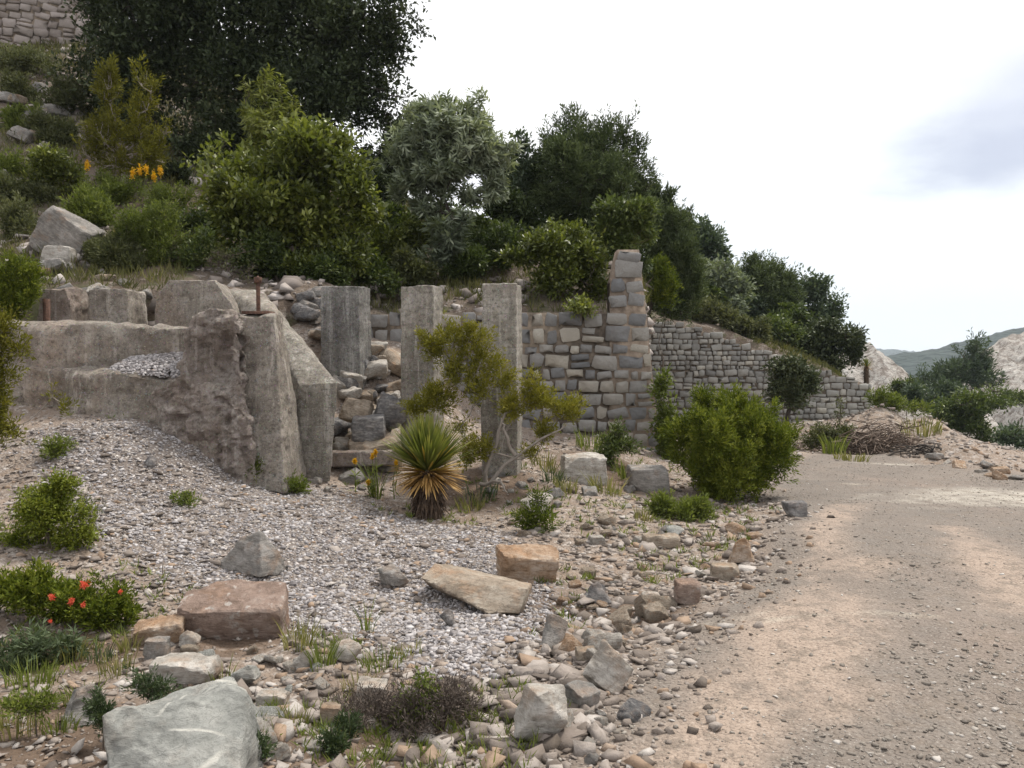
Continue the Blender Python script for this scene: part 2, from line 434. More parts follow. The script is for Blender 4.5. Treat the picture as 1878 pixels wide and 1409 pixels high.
ROAD_EDGE = np.array([W(u, v, Y)[:2] for u, v, Y in [(1010, 1409, 3.2), (1120, 1250, 4.1), (1225, 1140, 5.0), (1330, 1075, 6.0), (1395, 1000, 7.2), (1440, 940, 9.2), (1400, 905, 11.2), (1440, 850, 15.8), (1500, 838, 18.6), (1600, 840, 19.0), (1700, 850, 16.8), (1850, 880, 15.2), (1990, 915, 14.4)]])
ROADP = np.vstack([[(0.0, -20)], [(0.15, 1.5)], ROAD_EDGE, [(30, 13)], [(30, -20)]])
def road_w(x, y):
    x = np.asarray(x, float); y = np.asarray(y, float)
    return sstep(-0.22, 0.22, poly_sd(x, y, ROADP) + 0.28 * fbm2(x, y, 1.3, 4, 5))

def zfront(x, y):
    z = ZF(x, y)
    r = np.asarray(np.hypot(x, y))
    k = sstep(60, 140, r)
    far = -16 + 8 * fbm2(x, y, 0.012, 3, 31) - 10 * sstep(60, 400, r)
    z = z * (1 - k) + far * k
    rw = road_w(x, y)
    bump = 0.10 * fbm2(x, y, 0.9, 4, 1) + 0.05 * fbm2(x, y, 4.0, 3, 2)
    return z + bump * (1 - rw) + rw * (0.035 * fbm2(x, y, 1.1, 4, 3) + 0.012 * fbm2(x, y, 6, 3, 4))
def zhill(x, y):
    s = poly_sd(x, y, HP)
    h = ZHILL(x, y) + 0.28 * fbm2(x, y, 0.55, 4, 7) + 0.10 * fbm2(x, y, 2.5, 3, 8)
    k = sstep(0.0, 0.30, s)
    return np.where(s > -0.4, (zfront(x, y) - 0.5) * (1 - k) + h * k, -90)
def G(x, y):
    return np.maximum(zfront(x, y), zhill(x, y))
def g1(x, y): return float(G(np.array([x]), np.array([y]))[0])

_YS = np.concatenate([np.arange(2.0, 20, 0.05), np.arange(20, 90, 0.25)])
def hit(u, v):
    """first ground point along the ray through photo pixel (u, v)"""
    d = W(u, v, 1.0) - np.array([0, 0, CAMZ])
    P = d[None] * _YS[:, None]
    below = P[:, 2] + CAMZ < G(P[:, 0], P[:, 1])
    i = int(np.argmax(below)) if below.any() else len(_YS) - 1
    Y = _YS[i]
    return np.array([d[0] * Y, Y, g1(d[0] * Y, Y)])

def axis(lo, hi, fine_lo, fine_hi, st, grow=1.12):
    a = list(np.arange(fine_lo, fine_hi, st)); s = st
    while a[-1] < hi: s *= grow; a.append(a[-1] + s)
    b, s = [fine_lo], st
    while b[-1] > lo: s *= grow; b.append(b[-1] - s)
    return np.array(b[:0:-1] + a)

def grid_mesh(name, xs, ys, fz, mat, attrs=None, cull=None):
    X, Y = np.meshgrid(xs, ys, indexing='ij'); Z = fz(X, Y)
    nx, ny = X.shape
    i, j = np.meshgrid(np.arange(nx - 1), np.arange(ny - 1), indexing='ij')
    q = np.stack([i * ny + j, (i + 1) * ny + j, (i + 1) * ny + j + 1, i * ny + j + 1], -1).reshape(-1, 4)
    if cull is not None:
        keep = cull(X, Y, Z).ravel(); q = q[keep[q].any(1)]
        use = np.unique(q); mp = np.zeros(nx * ny, np.int64); mp[use] = np.arange(len(use)); q = mp[q]
    else: use = np.arange(nx * ny)
    mb = MB(); mb.add(np.stack([X, Y, Z], -1).reshape(-1, 3)[use], q)
    o = mb.build(name, mat, smooth=True)
    for k, f in (attrs or {}).items():
        a = o.data.attributes.new(k, 'FLOAT', 'POINT'); a.data.foreach_set('value', f(X, Y).ravel()[use].astype(np.float32))
    return o

TRACKS = [[W(u, v, Y)[:2] for u, v, Y in t] for t in (
    [(1300, 1500, 2.8), (1340, 1409, 3.15), (1440, 1230, 4.1), (1480, 1150, 4.75), (1530, 1050, 6.0), (1500, 960, 7.8), (1560, 900, 10)],
    [(1160, 1500, 2.8), (1230, 1409, 3.15), (1330, 1290, 3.7), (1390, 1200, 4.3), (1450, 1110, 5.2)],
    [(1480, 1300, 3.65), (1530, 1200, 4.3), (1560, 1100, 5.3), (1580, 1020, 6.5)],
    [(1860, 1130, 5.1), (1840, 1050, 6.0), (1760, 960, 8)])]
def track_w(x, y):
    d = np.full(np.shape(x), 9.0)
    for t in TRACKS:
        for a, b in zip(t[:-1], t[1:]):
            e = b - a; s = np.clip(((x - a[0]) * e[0] + (y - a[1]) * e[1]) / (e @ e), 0, 1)
            d = np.minimum(d, np.hypot(x - a[0] - s * e[0], y - a[1] - s * e[1]))
    return sstep(0.34, 0.05, d + 0.18 * fbm2(x, y, 2.2, 4, 9))
FAN = np.array([W(u, v, Y)[:2] for u, v, Y in [(40, 790, 8.9), (200, 770, 9.1), (480, 885, 9.4), (620, 890, 9.6), (720, 940, 8.8), (900, 985, 8.0), (960, 1060, 6.5), (1000, 1130, 5.4), (900, 1250, 4.3), (820, 1240, 4.4), (700, 1190, 4.8), (540, 1150, 5.3), (300, 1060, 6.2), (190, 1000, 6.9), (100, 900, 7.6)]])
def fan_w(x, y): return sstep(-0.35, 0.3, poly_sd(x, y, FAN) + 0.35 * fbm2(x, y, 1.0, 3, 12))
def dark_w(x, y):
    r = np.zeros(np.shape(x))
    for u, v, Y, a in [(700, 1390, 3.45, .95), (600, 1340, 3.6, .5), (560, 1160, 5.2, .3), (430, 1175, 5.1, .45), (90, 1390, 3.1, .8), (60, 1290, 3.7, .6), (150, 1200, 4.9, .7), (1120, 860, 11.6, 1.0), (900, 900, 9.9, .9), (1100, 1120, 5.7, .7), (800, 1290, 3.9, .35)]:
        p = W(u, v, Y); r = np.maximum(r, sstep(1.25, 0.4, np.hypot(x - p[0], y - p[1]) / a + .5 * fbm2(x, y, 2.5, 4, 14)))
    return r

def pale_w(x, y):
    r = np.zeros(np.shape(x))
    for u, v, Y, a in [(1830, 908, 10.6, 1.0), (1900, 900, 11, 1.0), (1640, 855, 16.5, .5)]:
        p = W(u, v, Y); r = np.maximum(r, sstep(1.2, 0.3, np.hypot((x - p[0]) / a * .6, (y - p[1]) / a) + .8 * fbm2(x, y, 2.2, 4, 15)))
    return r

def mat_ground():
    n = NT('gravel ground')
    rd, tr, fan, dk, val = n.attr('road'), n.attr('track'), n.attr('fan'), n.attr('soil'), n.attr('valley')
    n1, n2, n3 = n.noise(0.9, 6, 0.65), n.noise(7, 6, 0.7), n.noise(60, 5, 0.75)
    peb = n.voro(34, n.vec((1, 1, 1)), 'Color'); pd = n.voro(34, None, 'Distance')
    pv = n.n.new('ShaderNodeSeparateColor'); n.l.new(peb, pv.inputs['Color'])
    pebc = n.ramp(pv.outputs['Red'], [(0.0, (.13, .11, .095)), (0.35, (.26, .225, .20)), (0.7, (.38, .34, .31)), (1.0, (.56, .52, .48))])
    gap = n.ramp(pd, [(0.28, 0.0), (0.55, 1.0)])
    fanc = n.mix(gap, pebc, (.15, .125, .11))
    mixc = n.ramp(n1, [(0.3, (.17, .125, .09)), (0.5, (.24, .185, .145)), (0.7, (.30, .235, .185))])
    mixc = n.mix(n.ramp(n2, [(0.45, 0.0), (0.62, 0.85)]), mixc, pebc)
    mixc = n.mix(n.ramp(n3, [(0.36, 0.6), (0.5, 0.0)]), mixc, (.12, .09, .07))
    base = n.mix(fan, mixc, fanc)
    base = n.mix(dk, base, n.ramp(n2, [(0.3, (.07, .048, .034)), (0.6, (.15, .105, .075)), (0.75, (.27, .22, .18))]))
    rc = n.ramp(n1, [(0.25, (.135, .12, .106)), (0.45, (.178, .155, .135)), (0.6, (.205, .174, .149)), (0.75, (.185, .166, .147))])
    rc = n.mix(n.ramp(n.noise(0.55, 4, 0.6, n.vec((1, 1, 1), (0, 0, 1))), [(0.5, 0.0), (0.66, 0.6)]), rc, (.27, .205, .165))
    rc = n.mix(n.math('MULTIPLY', tr, .95), rc, (.345, .268, .214))
    rc = n.mix(n.attr('pale'), rc, (.42, .385, .33))
    rc = n.mix(n.ramp(n.noise(0.45, 5, 0.6, n.vec((1, 2.5, 1))), [(0.62, 0.0), (0.70, 0.8)]), rc, (.45, .40, .33))
    rc = n.mix(n.ramp(n2, [(0.50, 0.0), (0.62, 0.85)]), rc, (.185, .15, .12))
    rc = n.mix(n.ramp(n.noise(1.6, 7, 0.72, n.vec((1, .3, 1), (0, 0, .12))), [(0.47, 0.0), (0.62, 0.7)]), rc, (.165, .14, .12))
    rc = n.mix(n.ramp(n3, [(0.36, 0.85), (0.5, 0.0)]), rc, (.15, .12, .10))
    rc = n.mix(n.ramp(n3, [(0.58, 0.0), (0.7, 0.7)]), rc, (.50, .45, .40))
    base = n.mix(rd, base, rc)
    base = n.mix(val, base, n.ramp(n.noise(0.05, 5, 0.7), [(0.4, (.03, .05, .025)), (0.6, (.12, .13, .07)), (0.7, (.3, .26, .2))]))
    b = n.bump(n.math('MULTIPLY', gap, -1.0), 0.5, 0.02)
    b = n.bump(n2, 0.5, 0.035, b); n.bump(n3, 0.6, 0.012, b)
    return n.color(base)

def mat_hill():
    n = NT('hillside soil')
    n1, n2, n3 = n.noise(0.6, 6, 0.7), n.noise(5, 6, 0.7), n.noise(30, 5, 0.75)
    c = n.ramp(n1, [(0.35, (.085, .062, .046)), (0.5, (.13, .098, .075)), (0.65, (.19, .155, .125))])
    c = n.mix(n.ramp(n2, [(0.55, 0.0), (0.66, 0.9)]), c, (.32, .28, .25))
    c = n.mix(n.ramp(n.noise(1.7, 5, 0.7, n.vec((1, 1, 1), (1, 0, 2))), [(0.5, 0.0), (0.62, 0.8)]), c, (.075, .085, .032))
    c = n.mix(n.ramp(n3, [(0.35, 0.8), (0.52, 0.0)]), c, (.045, .033, .026))
    b = n.bump(n2, 0.7, 0.06); n.bump(n3, 0.8, 0.03, b)
    return n.color(c)

xs = axis(-3300, 3300, -7.5, 8.5, 0.085, 1.11); ys = axis(-60, 3000, 1.6, 15.5, 0.085, 1.10)
ground = grid_mesh('ground', xs, ys, zfront, mat_ground(), {
    'road': road_w, 'track': track_w, 'fan': fan_w, 'soil': dark_w, 'pale': pale_w, 'valley': lambda x, y: sstep(26, 36, np.hypot(x, y))})
tag(ground, kind='structure')
hx = np.arange(-30, 19, 0.2); hy = np.concatenate([np.arange(10.8, 32, 0.16), np.arange(32, 71, 0.6)])
hill = grid_mesh('hillside', hx, hy, zhill, mat_hill(), None, lambda X, Y, Z: poly_sd(X, Y, HP) > -0.35)
tag(hill, kind='structure')

# far terrain: pale eroded spoil mounds and the blue wooded ridge
def mat_spoil():
    n = NT('pale eroded spoil')
    v = n.vec((1, 1, 0.25)); a = n.noise(0.35, 6, 0.7, v); b = n.noise(1.4, 6, 0.75, n.vec((1, 1, 0.4)))
    c = n.ramp(a, [(0.3, (.30, .265, .235)), (0.5, (.47, .43, .39)), (0.7, (.62, .59, .55))])
    c = n.mix(n.ramp(b, [(0.40, 0.9), (0.53, 0.0)]), c, (.20, .165, .14))
    bb = n.bump(a, 1.0, 1.2); n.bump(b, 1.0, 0.5, bb)
    return n.color(c)
M_SPOIL = mat_spoil()
def mound(crest, base_z, half, Y, depth, seed, name='spoil_mound'):
    P = np.array([W(u, v, Y) for u, v in crest])
    x = np.linspace(P[0, 0], P[-1, 0], 150); y = np.linspace(Y - depth, Y + depth, 110)
    def fz(X, YY):
        cz = np.interp(X, P[:, 0], P[:, 2]); t = np.abs(YY - Y) / depth
        gul = np.abs(fbm2(X + 0.25 * YY, YY * .3, 0.16, 5, seed)) * 9.0 * np.clip(t * 1.6, .22, 1) + 1.6 * np.abs(fbm2(X, YY * .5, .55, 4, seed + 3))
        return base_z + (cz - base_z) * np.clip(1 - t ** 1.25, 0, 1) - gul
    o = grid_mesh(name, x, y, fz, M_SPOIL); tag(o, kind='structure'); return o
mound([(1470, 700), (1530, 650), (1562, 632), (1590, 622), (1618, 632), (1640, 660), (1672, 692), (1720, 716), (1800, 740)], -15, 0, 92, 26, 41, 'hill')
mound([(1690, 760), (1750, 690), (1790, 645), (1840, 618), (1900, 592), (1980, 570), (2100, 550), (2300, 545)], -18, 0, 110, 34, 45, 'hill')
def mat_ridge():
    n = NT('wooded ridge')
    a = n.noise(0.03, 6, 0.7); b = n.voro(0.09, None, 'Distance')
    c = n.ramp(a, [(0.35, (.010, .02, .014)), (0.6, (.018, .03, .02)), (0.72, (.03, .036, .026))])
    n.bump(b, 1.0, 6.0)
    return n.color(c)
def ridge(crest, Y, depth, base_z, seed, amp):
    P = np.array([W(u, v, Y) for u, v in crest])
    x = np.linspace(P[0, 0], P[-1, 0], 420); y = np.linspace(Y - depth, Y + depth, 90)
    def fz(X, YY):
        t = np.abs(YY - Y) / depth
        return base_z + (np.interp(X, P[:, 0], P[:, 2]) - base_z) * (1 - t ** 1.5) + amp * fbm2(X, YY, .02, 4, seed) * (1 - t * .3) + amp * .35 * fbm2(X, YY, .12, 2, seed + 5)
    o = grid_mesh('hills', x, y, fz, M_RIDGE); tag(o, kind='structure')
M_RIDGE = mat_ridge()
ridge([(600, 660), (1000, 650), (1400, 640), (1620, 641), (1700, 650), (1800, 656), (2000, 640), (2400, 600)], 2300, 700, -160, 61, 14)
ridge([(900, 700), (1500, 672), (1640, 652), (1700, 643), (1760, 635), (1800, 624), (1878, 606), (2000, 584), (2200, 560), (2600, 540)], 800, 330, -90, 66, 7)

# ------------------------------------------------------------------ solid pieces: hulls fused by a voxel remesh, then roughened
def hull_into(bm, pts):
    vs = [bm.verts.new(tuple(p)) for p in pts]
    r = bmesh.ops.convex_hull(bm, input=vs)
    bad = [g for g in r['geom_interior'] if isinstance(g, bmesh.types.BMVert)]
    if bad: bmesh.ops.delete(bm, geom=bad, context='VERTS')
def solid_mesh(name, hulls, voxel, mat, rough=0.02, rs=3.0, seed=0, extra=None, off=(0, 0, 0), smooth=True, chip=0.0):
    bm = bmesh.new()
    for h in hulls: hull_into(bm, h)
    bmesh.ops.recalc_face_normals(bm, faces=bm.faces)
    m0 = bpy.data.meshes.new('tmp'); bm.to_mesh(m0); bm.free()
    o = bpy.data.objects.new('tmp', m0); COL.objects.link(o)
    md = o.modifiers.new('r', 'REMESH'); md.mode = 'VOXEL'; md.voxel_size = voxel
    dg = bpy.context.evaluated_depsgraph_get(); dg.update()
    m = bpy.data.meshes.new_from_object(o.evaluated_get(dg))
    bpy.data.objects.remove(o); bpy.data.meshes.remove(m0)
    m.name = name
    n = len(m.vertices); co = np.empty(n * 3, np.float32); m.vertices.foreach_get('co', co); co = co.reshape(-1, 3).astype(float)
    no = np.empty(n * 3, np.float32); m.vertices.foreach_get('normal', no); no = no.reshape(-1, 3)
    d = rough * fbm(co * rs, 5, seed, 0.6)
    if chip: d = d - chip * np.clip(fbm(co * rs * 0.7 + 40, 4, seed + 9) - 0.12, 0, 1) * 3
    if extra is not None: d = d + extra(co, no)
    co = co + no * d[:, None] - np.asarray(off, float)
    m.vertices.foreach_set('co', co.astype(np.float32).ravel())
    m.polygons.foreach_set('use_smooth', np.full(len(m.polygons), smooth))
    m.update(); m.materials.clear(); m.materials.append(mat)
    if smooth: m.set_sharp_from_angle(angle=math.radians(24))
    return m
def solid(name, hulls, voxel, mat, parent=None, loc=(0, 0, 0), **k):
    o = bpy.data.objects.new(name, solid_mesh(name, hulls, voxel, mat, off=loc, **k))
    if parent is None: o.location = tuple(loc)
    else: o.parent = parent
    COL.objects.link(o); return o
def px(*p): return [W(*q) for q in p]
def prism(poly, Y, dvec):
    a = [W(u, v, Y) for u, v in poly]
    return a + [p + np.asarray(dvec, float) for p in a]

M_CONC = mat_concrete('weathered concrete', (.30, .262, .222), (.20, .172, .144), (.41, .37, .325), 0.3)
M_CONC2 = mat_concrete('board marked concrete', (.275, .248, .21), (.185, .165, .138), (.39, .36, .32), 0.2, boards=1.5, rough=.8)
M_CONCR = mat_concrete('broken rubble concrete', (.40, .335, .29), (.32, .265, .228), (.50, .44, .40), 0.3, rough=1.8)
M_CONCD = mat_concrete('grey pitted concrete', (.22, .207, .19), (.145, .136, .125), (.34, .325, .305), 0.1, rough=1.1)
M_RUST = mat_simple('rusty iron', (.05, .03, .024), (.12, .065, .045), 40, 0.6)

# the broken concrete foundation
ex = W(480, 890, 9.1)
ruin = empty('concrete_foundation', ex, 'broken grey concrete foundation wall with a ledge and a streaked tapering column', 'concrete ruin')
def scoop(c, r, d):
    def f(co, no):
        q = np.linalg.norm((co - c) * np.array([1, .6, 1]), axis=1) / r
        return -d * np.clip(1 - q ** 2, 0, 1)
    return f
def multi(*fs): return lambda co, no: sum(f(co, no) for f in fs)
solid('upper_wall', [px((-140, 593, 9.6), (150, 590, 9.6), (345, 603, 9.55), (345, 720, 9.5), (-140, 720, 9.6)) + px((-140, 590, 10.3), (150, 588, 10.3), (345, 599, 10.2), (345, 720, 10.2), (-140, 720, 10.3))],
      0.035, M_CONC, ruin, ex, rough=0.06, rs=3.6, chip=0.05, seed=3)
solid('lower_wall', [px((118, 690, 9.36), (215, 684, 9.2), (430, 712, 8.95), (470, 900, 8.95), (430, 960, 8.9), (110, 960, 9.1), (140, 660, 9.7), (430, 690, 9.7), (430, 960, 9.8), (110, 960, 9.8)),
                     px((-150, 668, 9.42), (140, 676, 9.42), (140, 960, 9.45), (-150, 960, 9.45), (-150, 660, 9.9), (140, 660, 9.9), (140, 960, 9.9), (-150, 960, 9.9))],
      0.035, M_CONC, ruin, ex, rough=0.10, rs=3.0, chip=0.06, seed=8,
      extra=multi(scoop(W(265, 720, 8.95), .33, .07), scoop(W(95, 795, 9.42), .22, .3), scoop(W(50, 800, 9.42), .12, .2), scoop(W(240, 735, 8.95), .12, .06), scoop(W(250, 860, 8.95), .6, .12)))
solid('broken_buttress', [px((352, 585, 9.1), (385, 562, 9.15), (425, 568, 9.1), (442, 585, 9.1), (450, 700, 8.95), (470, 905, 8.9), (400, 905, 8.95), (335, 720, 8.95), (338, 625, 9.1),
                             (360, 590, 9.7), (440, 580, 9.8), (460, 905, 9.8), (335, 905, 9.8)),
                            px((270, 722, 9.0), (330, 690, 8.95), (400, 700, 8.88), (455, 760, 8.85), (485, 915, 8.85), (430, 915, 8.85), (300, 780, 8.95), (330, 690, 9.6), (455, 760, 9.5), (470, 915, 9.5), (300, 790, 9.6)),
                            px((405, 574, 9.0), (440, 590, 9.0), (446, 700, 8.9), (425, 690, 8.88), (408, 610, 8.95), (420, 575, 9.5), (440, 700, 9.5))],
      0.028, M_CONCR, ruin, ex, rough=0.12, rs=8.5, chip=0.07, seed=5,
      extra=multi(scoop(W(392, 665, 8.95), .34, .24), scoop(W(420, 620, 9.0), .16, .12)))
solid('column', [px((438, 580, 9.2), (503, 577, 9.2), (524, 905, 8.93), (448, 905, 8.93), (446, 574, 9.75), (518, 574, 9.75), (566, 890, 9.65), (470, 905, 9.7))],
      0.022, M_CONC, ruin, ex, rough=0.028, rs=6, chip=0.025, seed=11)
mb = MB(); p = W(474, 574, 9.45); tube(mb, [p + (0, 0, -.05), p + (0, 0, .38)], 0.024, 8, .5)
bolt = mb.build('anchor_rod', M_RUST, ruin, ex)
bm_ = MB(); q = p + np.array([0, 0, .33]); tube(bm_, [q, q + (0, 0, .001), q + (0, 0, .07), q + (0, 0, .071)], [.02, .045, .045, .02], 6, .5)
bm_.build('nut', M_RUST, bolt, ex)
mb = MB(); a = W(474, 574, 9.45) + np.array([0, 0, .012])
mb.add([a + np.array([sx * .15, sy * .13, sz]) for sz in (-.03, .004) for sy in (-1, 1) for sx in (-1, 1)], [(4, 5, 7, 6), (0, 1, 5, 4), (1, 3, 7, 5), (2, 0, 4, 6), (3, 2, 6, 7)])
mb.build('base_plate', M_RUST, ruin, ex)

b = W(355, 600, 11.0)
o = solid('concrete_block', [prism([(284, 640), (284, 546), (310, 514), (393, 513), (436, 574), (450, 640)], 11.0, (-.15, .9, 0))], 0.03, M_CONC, None, b, rough=0.03, rs=4, chip=0.02, seed=21)
tag(o, 'grey concrete block with chamfered top corners behind the foundation wall', 'concrete block')
b = W(585, 880, 9.7)
o = solid('sloping_buttress', [px((548, 706, 9.72), (620, 702, 9.72), (607, 885, 9.72), (556, 890, 9.72), (412, 530, 12.0), (482, 531, 11.95), (520, 720, 11.9), (430, 720, 12.0), (500, 575, 10.9), (505, 890, 10.0), (420, 560, 12))],
          0.026, M_CONC2, None, b, rough=0.015, rs=6, chip=0.012, seed=23)
tag(o, 'concrete buttress with a long sloping top running back beside the column', 'buttress')
b = W(215, 600, 11.5)
o = solid('low_concrete_stub', [prism([(160, 640), (160, 530), (232, 530), (238, 640)], 11.3, (0, .6, 0))], 0.03, M_CONC, None, b, rough=0.05, rs=4, chip=0.03, seed=25)
tag(o, 'squat grey concrete stub on the slope left of the chamfered block', 'concrete stub')
o = solid('low_concrete_stub', [prism([(62, 640), (70, 530), (118, 526), (130, 560), (130, 640)], 11.3, (0, .6, 0))], 0.03, M_CONCR, None, b, rough=0.05, rs=4, chip=0.03, seed=27)
tag(o, 'leftmost broken concrete stub with a rusty post in front of it', 'concrete stub')
mb = MB(); p = W(86, 586, 11.05)
mb.add([p + np.array([sx * .035, sy * .03, z]) for z in (-.25, .27) for sy in (-1, 1) for sx in (-1, 1)], [(4, 5, 7, 6), (0, 1, 5, 4), (1, 3, 7, 5), (2, 0, 4, 6), (3, 2, 6, 7)])
o = mb.build('iron_post', M_RUST, None, p); tag(o, 'short rusty iron post behind the foundation wall top', 'iron post')

# three pillars
def pillar(u, vt, vb, Y, sx, sy, rz, label, seed, mat, ch=.07):
    c = W(u, vb, Y); zt = W(u, vt, Y)[2]; zb = c[2] - 1.1
    R = np.array([[math.cos(rz), -math.sin(rz)], [math.sin(rz), math.cos(rz)]])
    pts = []
    for z, k in ((zb, 1.04), (zt, .98)):
        for x, y in ((-1, -1), (1 - ch, -1), (1, -1 + ch), (1, 1), (-1, 1)):
            p = R @ np.array([x * sx * .5 * k, y * sy * .5 * k]); pts.append((c[0] + p[0], c[1] + p[1], z))
    loc = (c[0], c[1], c[2])
    o = solid('concrete_pillar', [pts], 0.016, mat, None, loc, rough=0.015, rs=7, chip=0.010, seed=seed)
    tag(o, label, 'pillar', 'row of three concrete pillars')
pillar(636, 527, 668, 12.2, .56, .56, -.2, 'shortest leftmost concrete pillar standing in the rubble heap', 31, M_CONCD, .3)
pillar(775, 526, 740, 11.3, .46, .46, -.22, 'middle concrete pillar with a flaking top behind the yucca', 33, M_CONC2)
pillar(921, 522, 850, 10.6, .45, .42, -.17, 'tallest rightmost concrete pillar beside the stone wall', 36, M_CONC2)
p = W(905, 566, 10.36)
# whitewash streak on the tall pillar's right face is part of its weathering
o = solid('concrete_beam', [px((606, 829, 10.1), (735, 827, 10.2), (735, 853, 10.2), (606, 856, 10.1), (606, 826, 10.4), (735, 824, 10.5), (735, 856, 10.5), (606, 858, 10.4))], 0.025, M_CONCR, None, W(670, 850, 10.2), rough=.02, rs=6, chip=.02, seed=39)
tag(o, 'rust stained concrete beam lying between the buttress and the yucca', 'beam')

# ------------------------------------------------------------------ stone walls
STONES = [(0.0, (.11, .116, .125)), (0.35, (.19, .19, .192)), (0.6, (.26, .25, .235)), (0.82, (.34, .31, .262)), (1.0, (.45, .425, .38))]
M_STONE = mat_tint('squared rubble stone', STONES, 16, .8, .5, .03)
M_STONE_FAR = mat_tint('small squared stone', [(0.0, (.15, .15, .148)), (0.4, (.26, .255, .24)), (0.75, (.34, .33, .305)), (1.0, (.44, .41, .35))], 8, .8, .45, .03)
M_STONE_UP = mat_tint('split rubble stone', [(0.0, (.17, .14, .125)), (0.5, (.26, .225, .205)), (1.0, (.38, .33, .31))], 14, .6, .35, .03)
M_MORTAR = mat_simple('old mortar', (.13, .10, .078), (.25, .20, .158), 9, 0.9)
M_MORTAR2 = mat_simple('dark joint mortar', (.05, .04, .032), (.20, .16, .125), 4, 0.9)
def one_stone(mb, rng, O, ax, nrm, s0, s1, z0, z1, gap, proud, tint, tilt=0.0):
    cs, cz = (s0 + s1) / 2, (z0 + z1) / 2; hw, hh = (s1 - s0 - gap) / 2, (z1 - z0 - gap) / 2
    if hw < .02 or hh < .015: return
    c = rng.uniform(.06, .34) * hh; ca = c * rng.uniform(.7, 1.7)
    ring = np.array([(-hw + ca, -hh), (hw - ca, -hh), (hw, -hh + c), (hw, hh - c), (hw - ca, hh), (-hw + ca, hh), (-hw, hh - c), (-hw, -hh + c)])
    ring += rng.normal(0, .115, ring.shape) * hh
    if tilt:
        ct, st = math.cos(tilt), math.sin(tilt); ring = ring @ np.array([[ct, st], [-st, ct]])
    pr = proud * rng.uniform(.4, 1.5); sl = rng.normal(0, .12, 2)
    def p3(r, d): return O + np.outer(cs + r[:, 0], ax) + np.outer(cz + r[:, 1], (0, 0, 1)) + np.outer(d, nrm)
    d2 = pr + (ring @ sl) * .25
    V = np.concatenate([p3(ring, np.full(8, -.06)), p3(ring * .99, d2 * .72), p3(ring * .95 + rng.normal(0, .025, ring.shape) * hh, d2 * rng.uniform(.75, 1.2, 8)), p3(np.zeros((1, 2)), np.array([pr * 1.03]))])
    q = [(r * 8 + k, r * 8 + (k + 1) % 8, (r + 1) * 8 + (k + 1) % 8, (r + 1) * 8 + k) for r in (0, 1) for k in range(8)]
    mb.add(V, q, [(16 + k, 16 + (k + 1) % 8, 24) for k in range(8)], tint)
def courses(mb, rng, O, ax, nrm, sL, sR, z0, ztop, row, gap, proud, wmin=.8, wmax=1.9, tilt=0.0, dark=0.0):
    z = z0; k = 0
    while True:
        h = row * rng.uniform(.78, 1.2); zc = z + h / 2
        s = sL(zc) + (0 if k % 2 else -rng.uniform(0, .1)); e = sR(zc)
        if zc > max(ztop(sL(zc)), ztop((s + e) / 2), ztop(e)) + 6: break
        anyk = False
        while s < e - .04:
            w = h * rng.uniform(wmin, wmax)
            if s + w > e - h * .5: w = e - s
            if zc < ztop(s + w / 2):
                anyk = True
                wob = .012 * math.sin(s * 2.1 + k) + .05 * rng.normal() * row
                t = float(np.clip(rng.beta(2, 2) - dark, 0, 1)) * .9 + .05
                tl = rng.normal(0, .075) + (tilt * rng.uniform(.3, 1.5) if tilt else 0)
                if h > row * .95 and rng.random() < .13:
                    one_stone(mb, rng, O, ax, nrm, s, s + w, z + wob, z + h * .48 + wob, gap, proud, t, tl)
                    one_stone(mb, rng, O, ax, nrm, s, s + w * rng.uniform(.6, 1), z + h * .52 + wob, z + h + wob, gap, proud, t * .8, tl)
                else: one_stone(mb, rng, O, ax, nrm, s, s + w, z + wob, z + h + wob * 1.3, gap * rng.uniform(.7, 1.5), proud, t, tl)
            s += w
        z += h; k += 1
        if not anyk and k > 3: break
def mortar_slab(mb, O, ax, nrm, prof, z0, inset, thick):
    """profile: list of (s, ztop) left to right"""
    f = [O + ax * s - nrm * inset + np.array([0, 0, z]) for s, z in prof]; lo = [O + ax * s - nrm * inset + np.array([0, 0, z0]) for s, z in prof]
    n = len(prof); back = -nrm * thick
    V = np.array(f + lo + [p + back for p in f] + [p + back for p in lo])
    q = []
    for k in range(n - 1):
        q += [(n + k, n + k + 1, k + 1, k), (2 * n + k, 2 * n + k + 1, 3 * n + k + 1, 3 * n + k), (k, k + 1, 2 * n + k + 1, 2 * n + k)]
    q += [(n, 0, 2 * n, 3 * n), (n - 1, 2 * n - 1, 4 * n - 1, 3 * n - 1)]
    mb.add(V, q)
# near wall
A = W(650, 568, 14.0); B = W(1118, 568, 13.9); A[2] = B[2] = 0
ax = unit(B - A); nrm = np.array([ax[1], -ax[0], 0]); Lw = float(np.linalg.norm(B - A))
ztw = W(1000, 566, 13.95)[2]
wall = empty('stone_wall', (A + B) / 2 + np.array([0, 0, -.3]), 'near squared stone retaining wall with dark joints and a tall end pier', 'stone wall')
wl = np.array(wall.location)
rng = np.random.default_rng(5)
pl = B - nrm * 0.0; zpt = W(1155, 455, 13.9)[2]
def pR(z): return float(np.interp(z, [-.7, 0.4, 1.9, zpt], [W(1222, 840, 13.9)[0] - pl[0], W(1205, 720, 13.9)[0] - pl[0], W(1189, 570, 13.9)[0] - pl[0], W(1174, 455, 13.9)[0] - pl[0]]))
mb = MB(); courses(mb, rng, A, ax, nrm, lambda z: 0, lambda z: Lw + pR(z), -.75, lambda s: ztw + .04 * math.sin(s * 3), .222, .034, .036, .75, 1.8)
mb.build('stone_facing', M_STONE, wall, wl)
mb = MB(); mortar_slab(mb, A, ax, nrm, [(0, ztw - .1), (Lw / 2, ztw - .06), (Lw, ztw - .08)], -1.2, .004, .34); mb.build('mortar_core', M_MORTAR2, wall, wl)
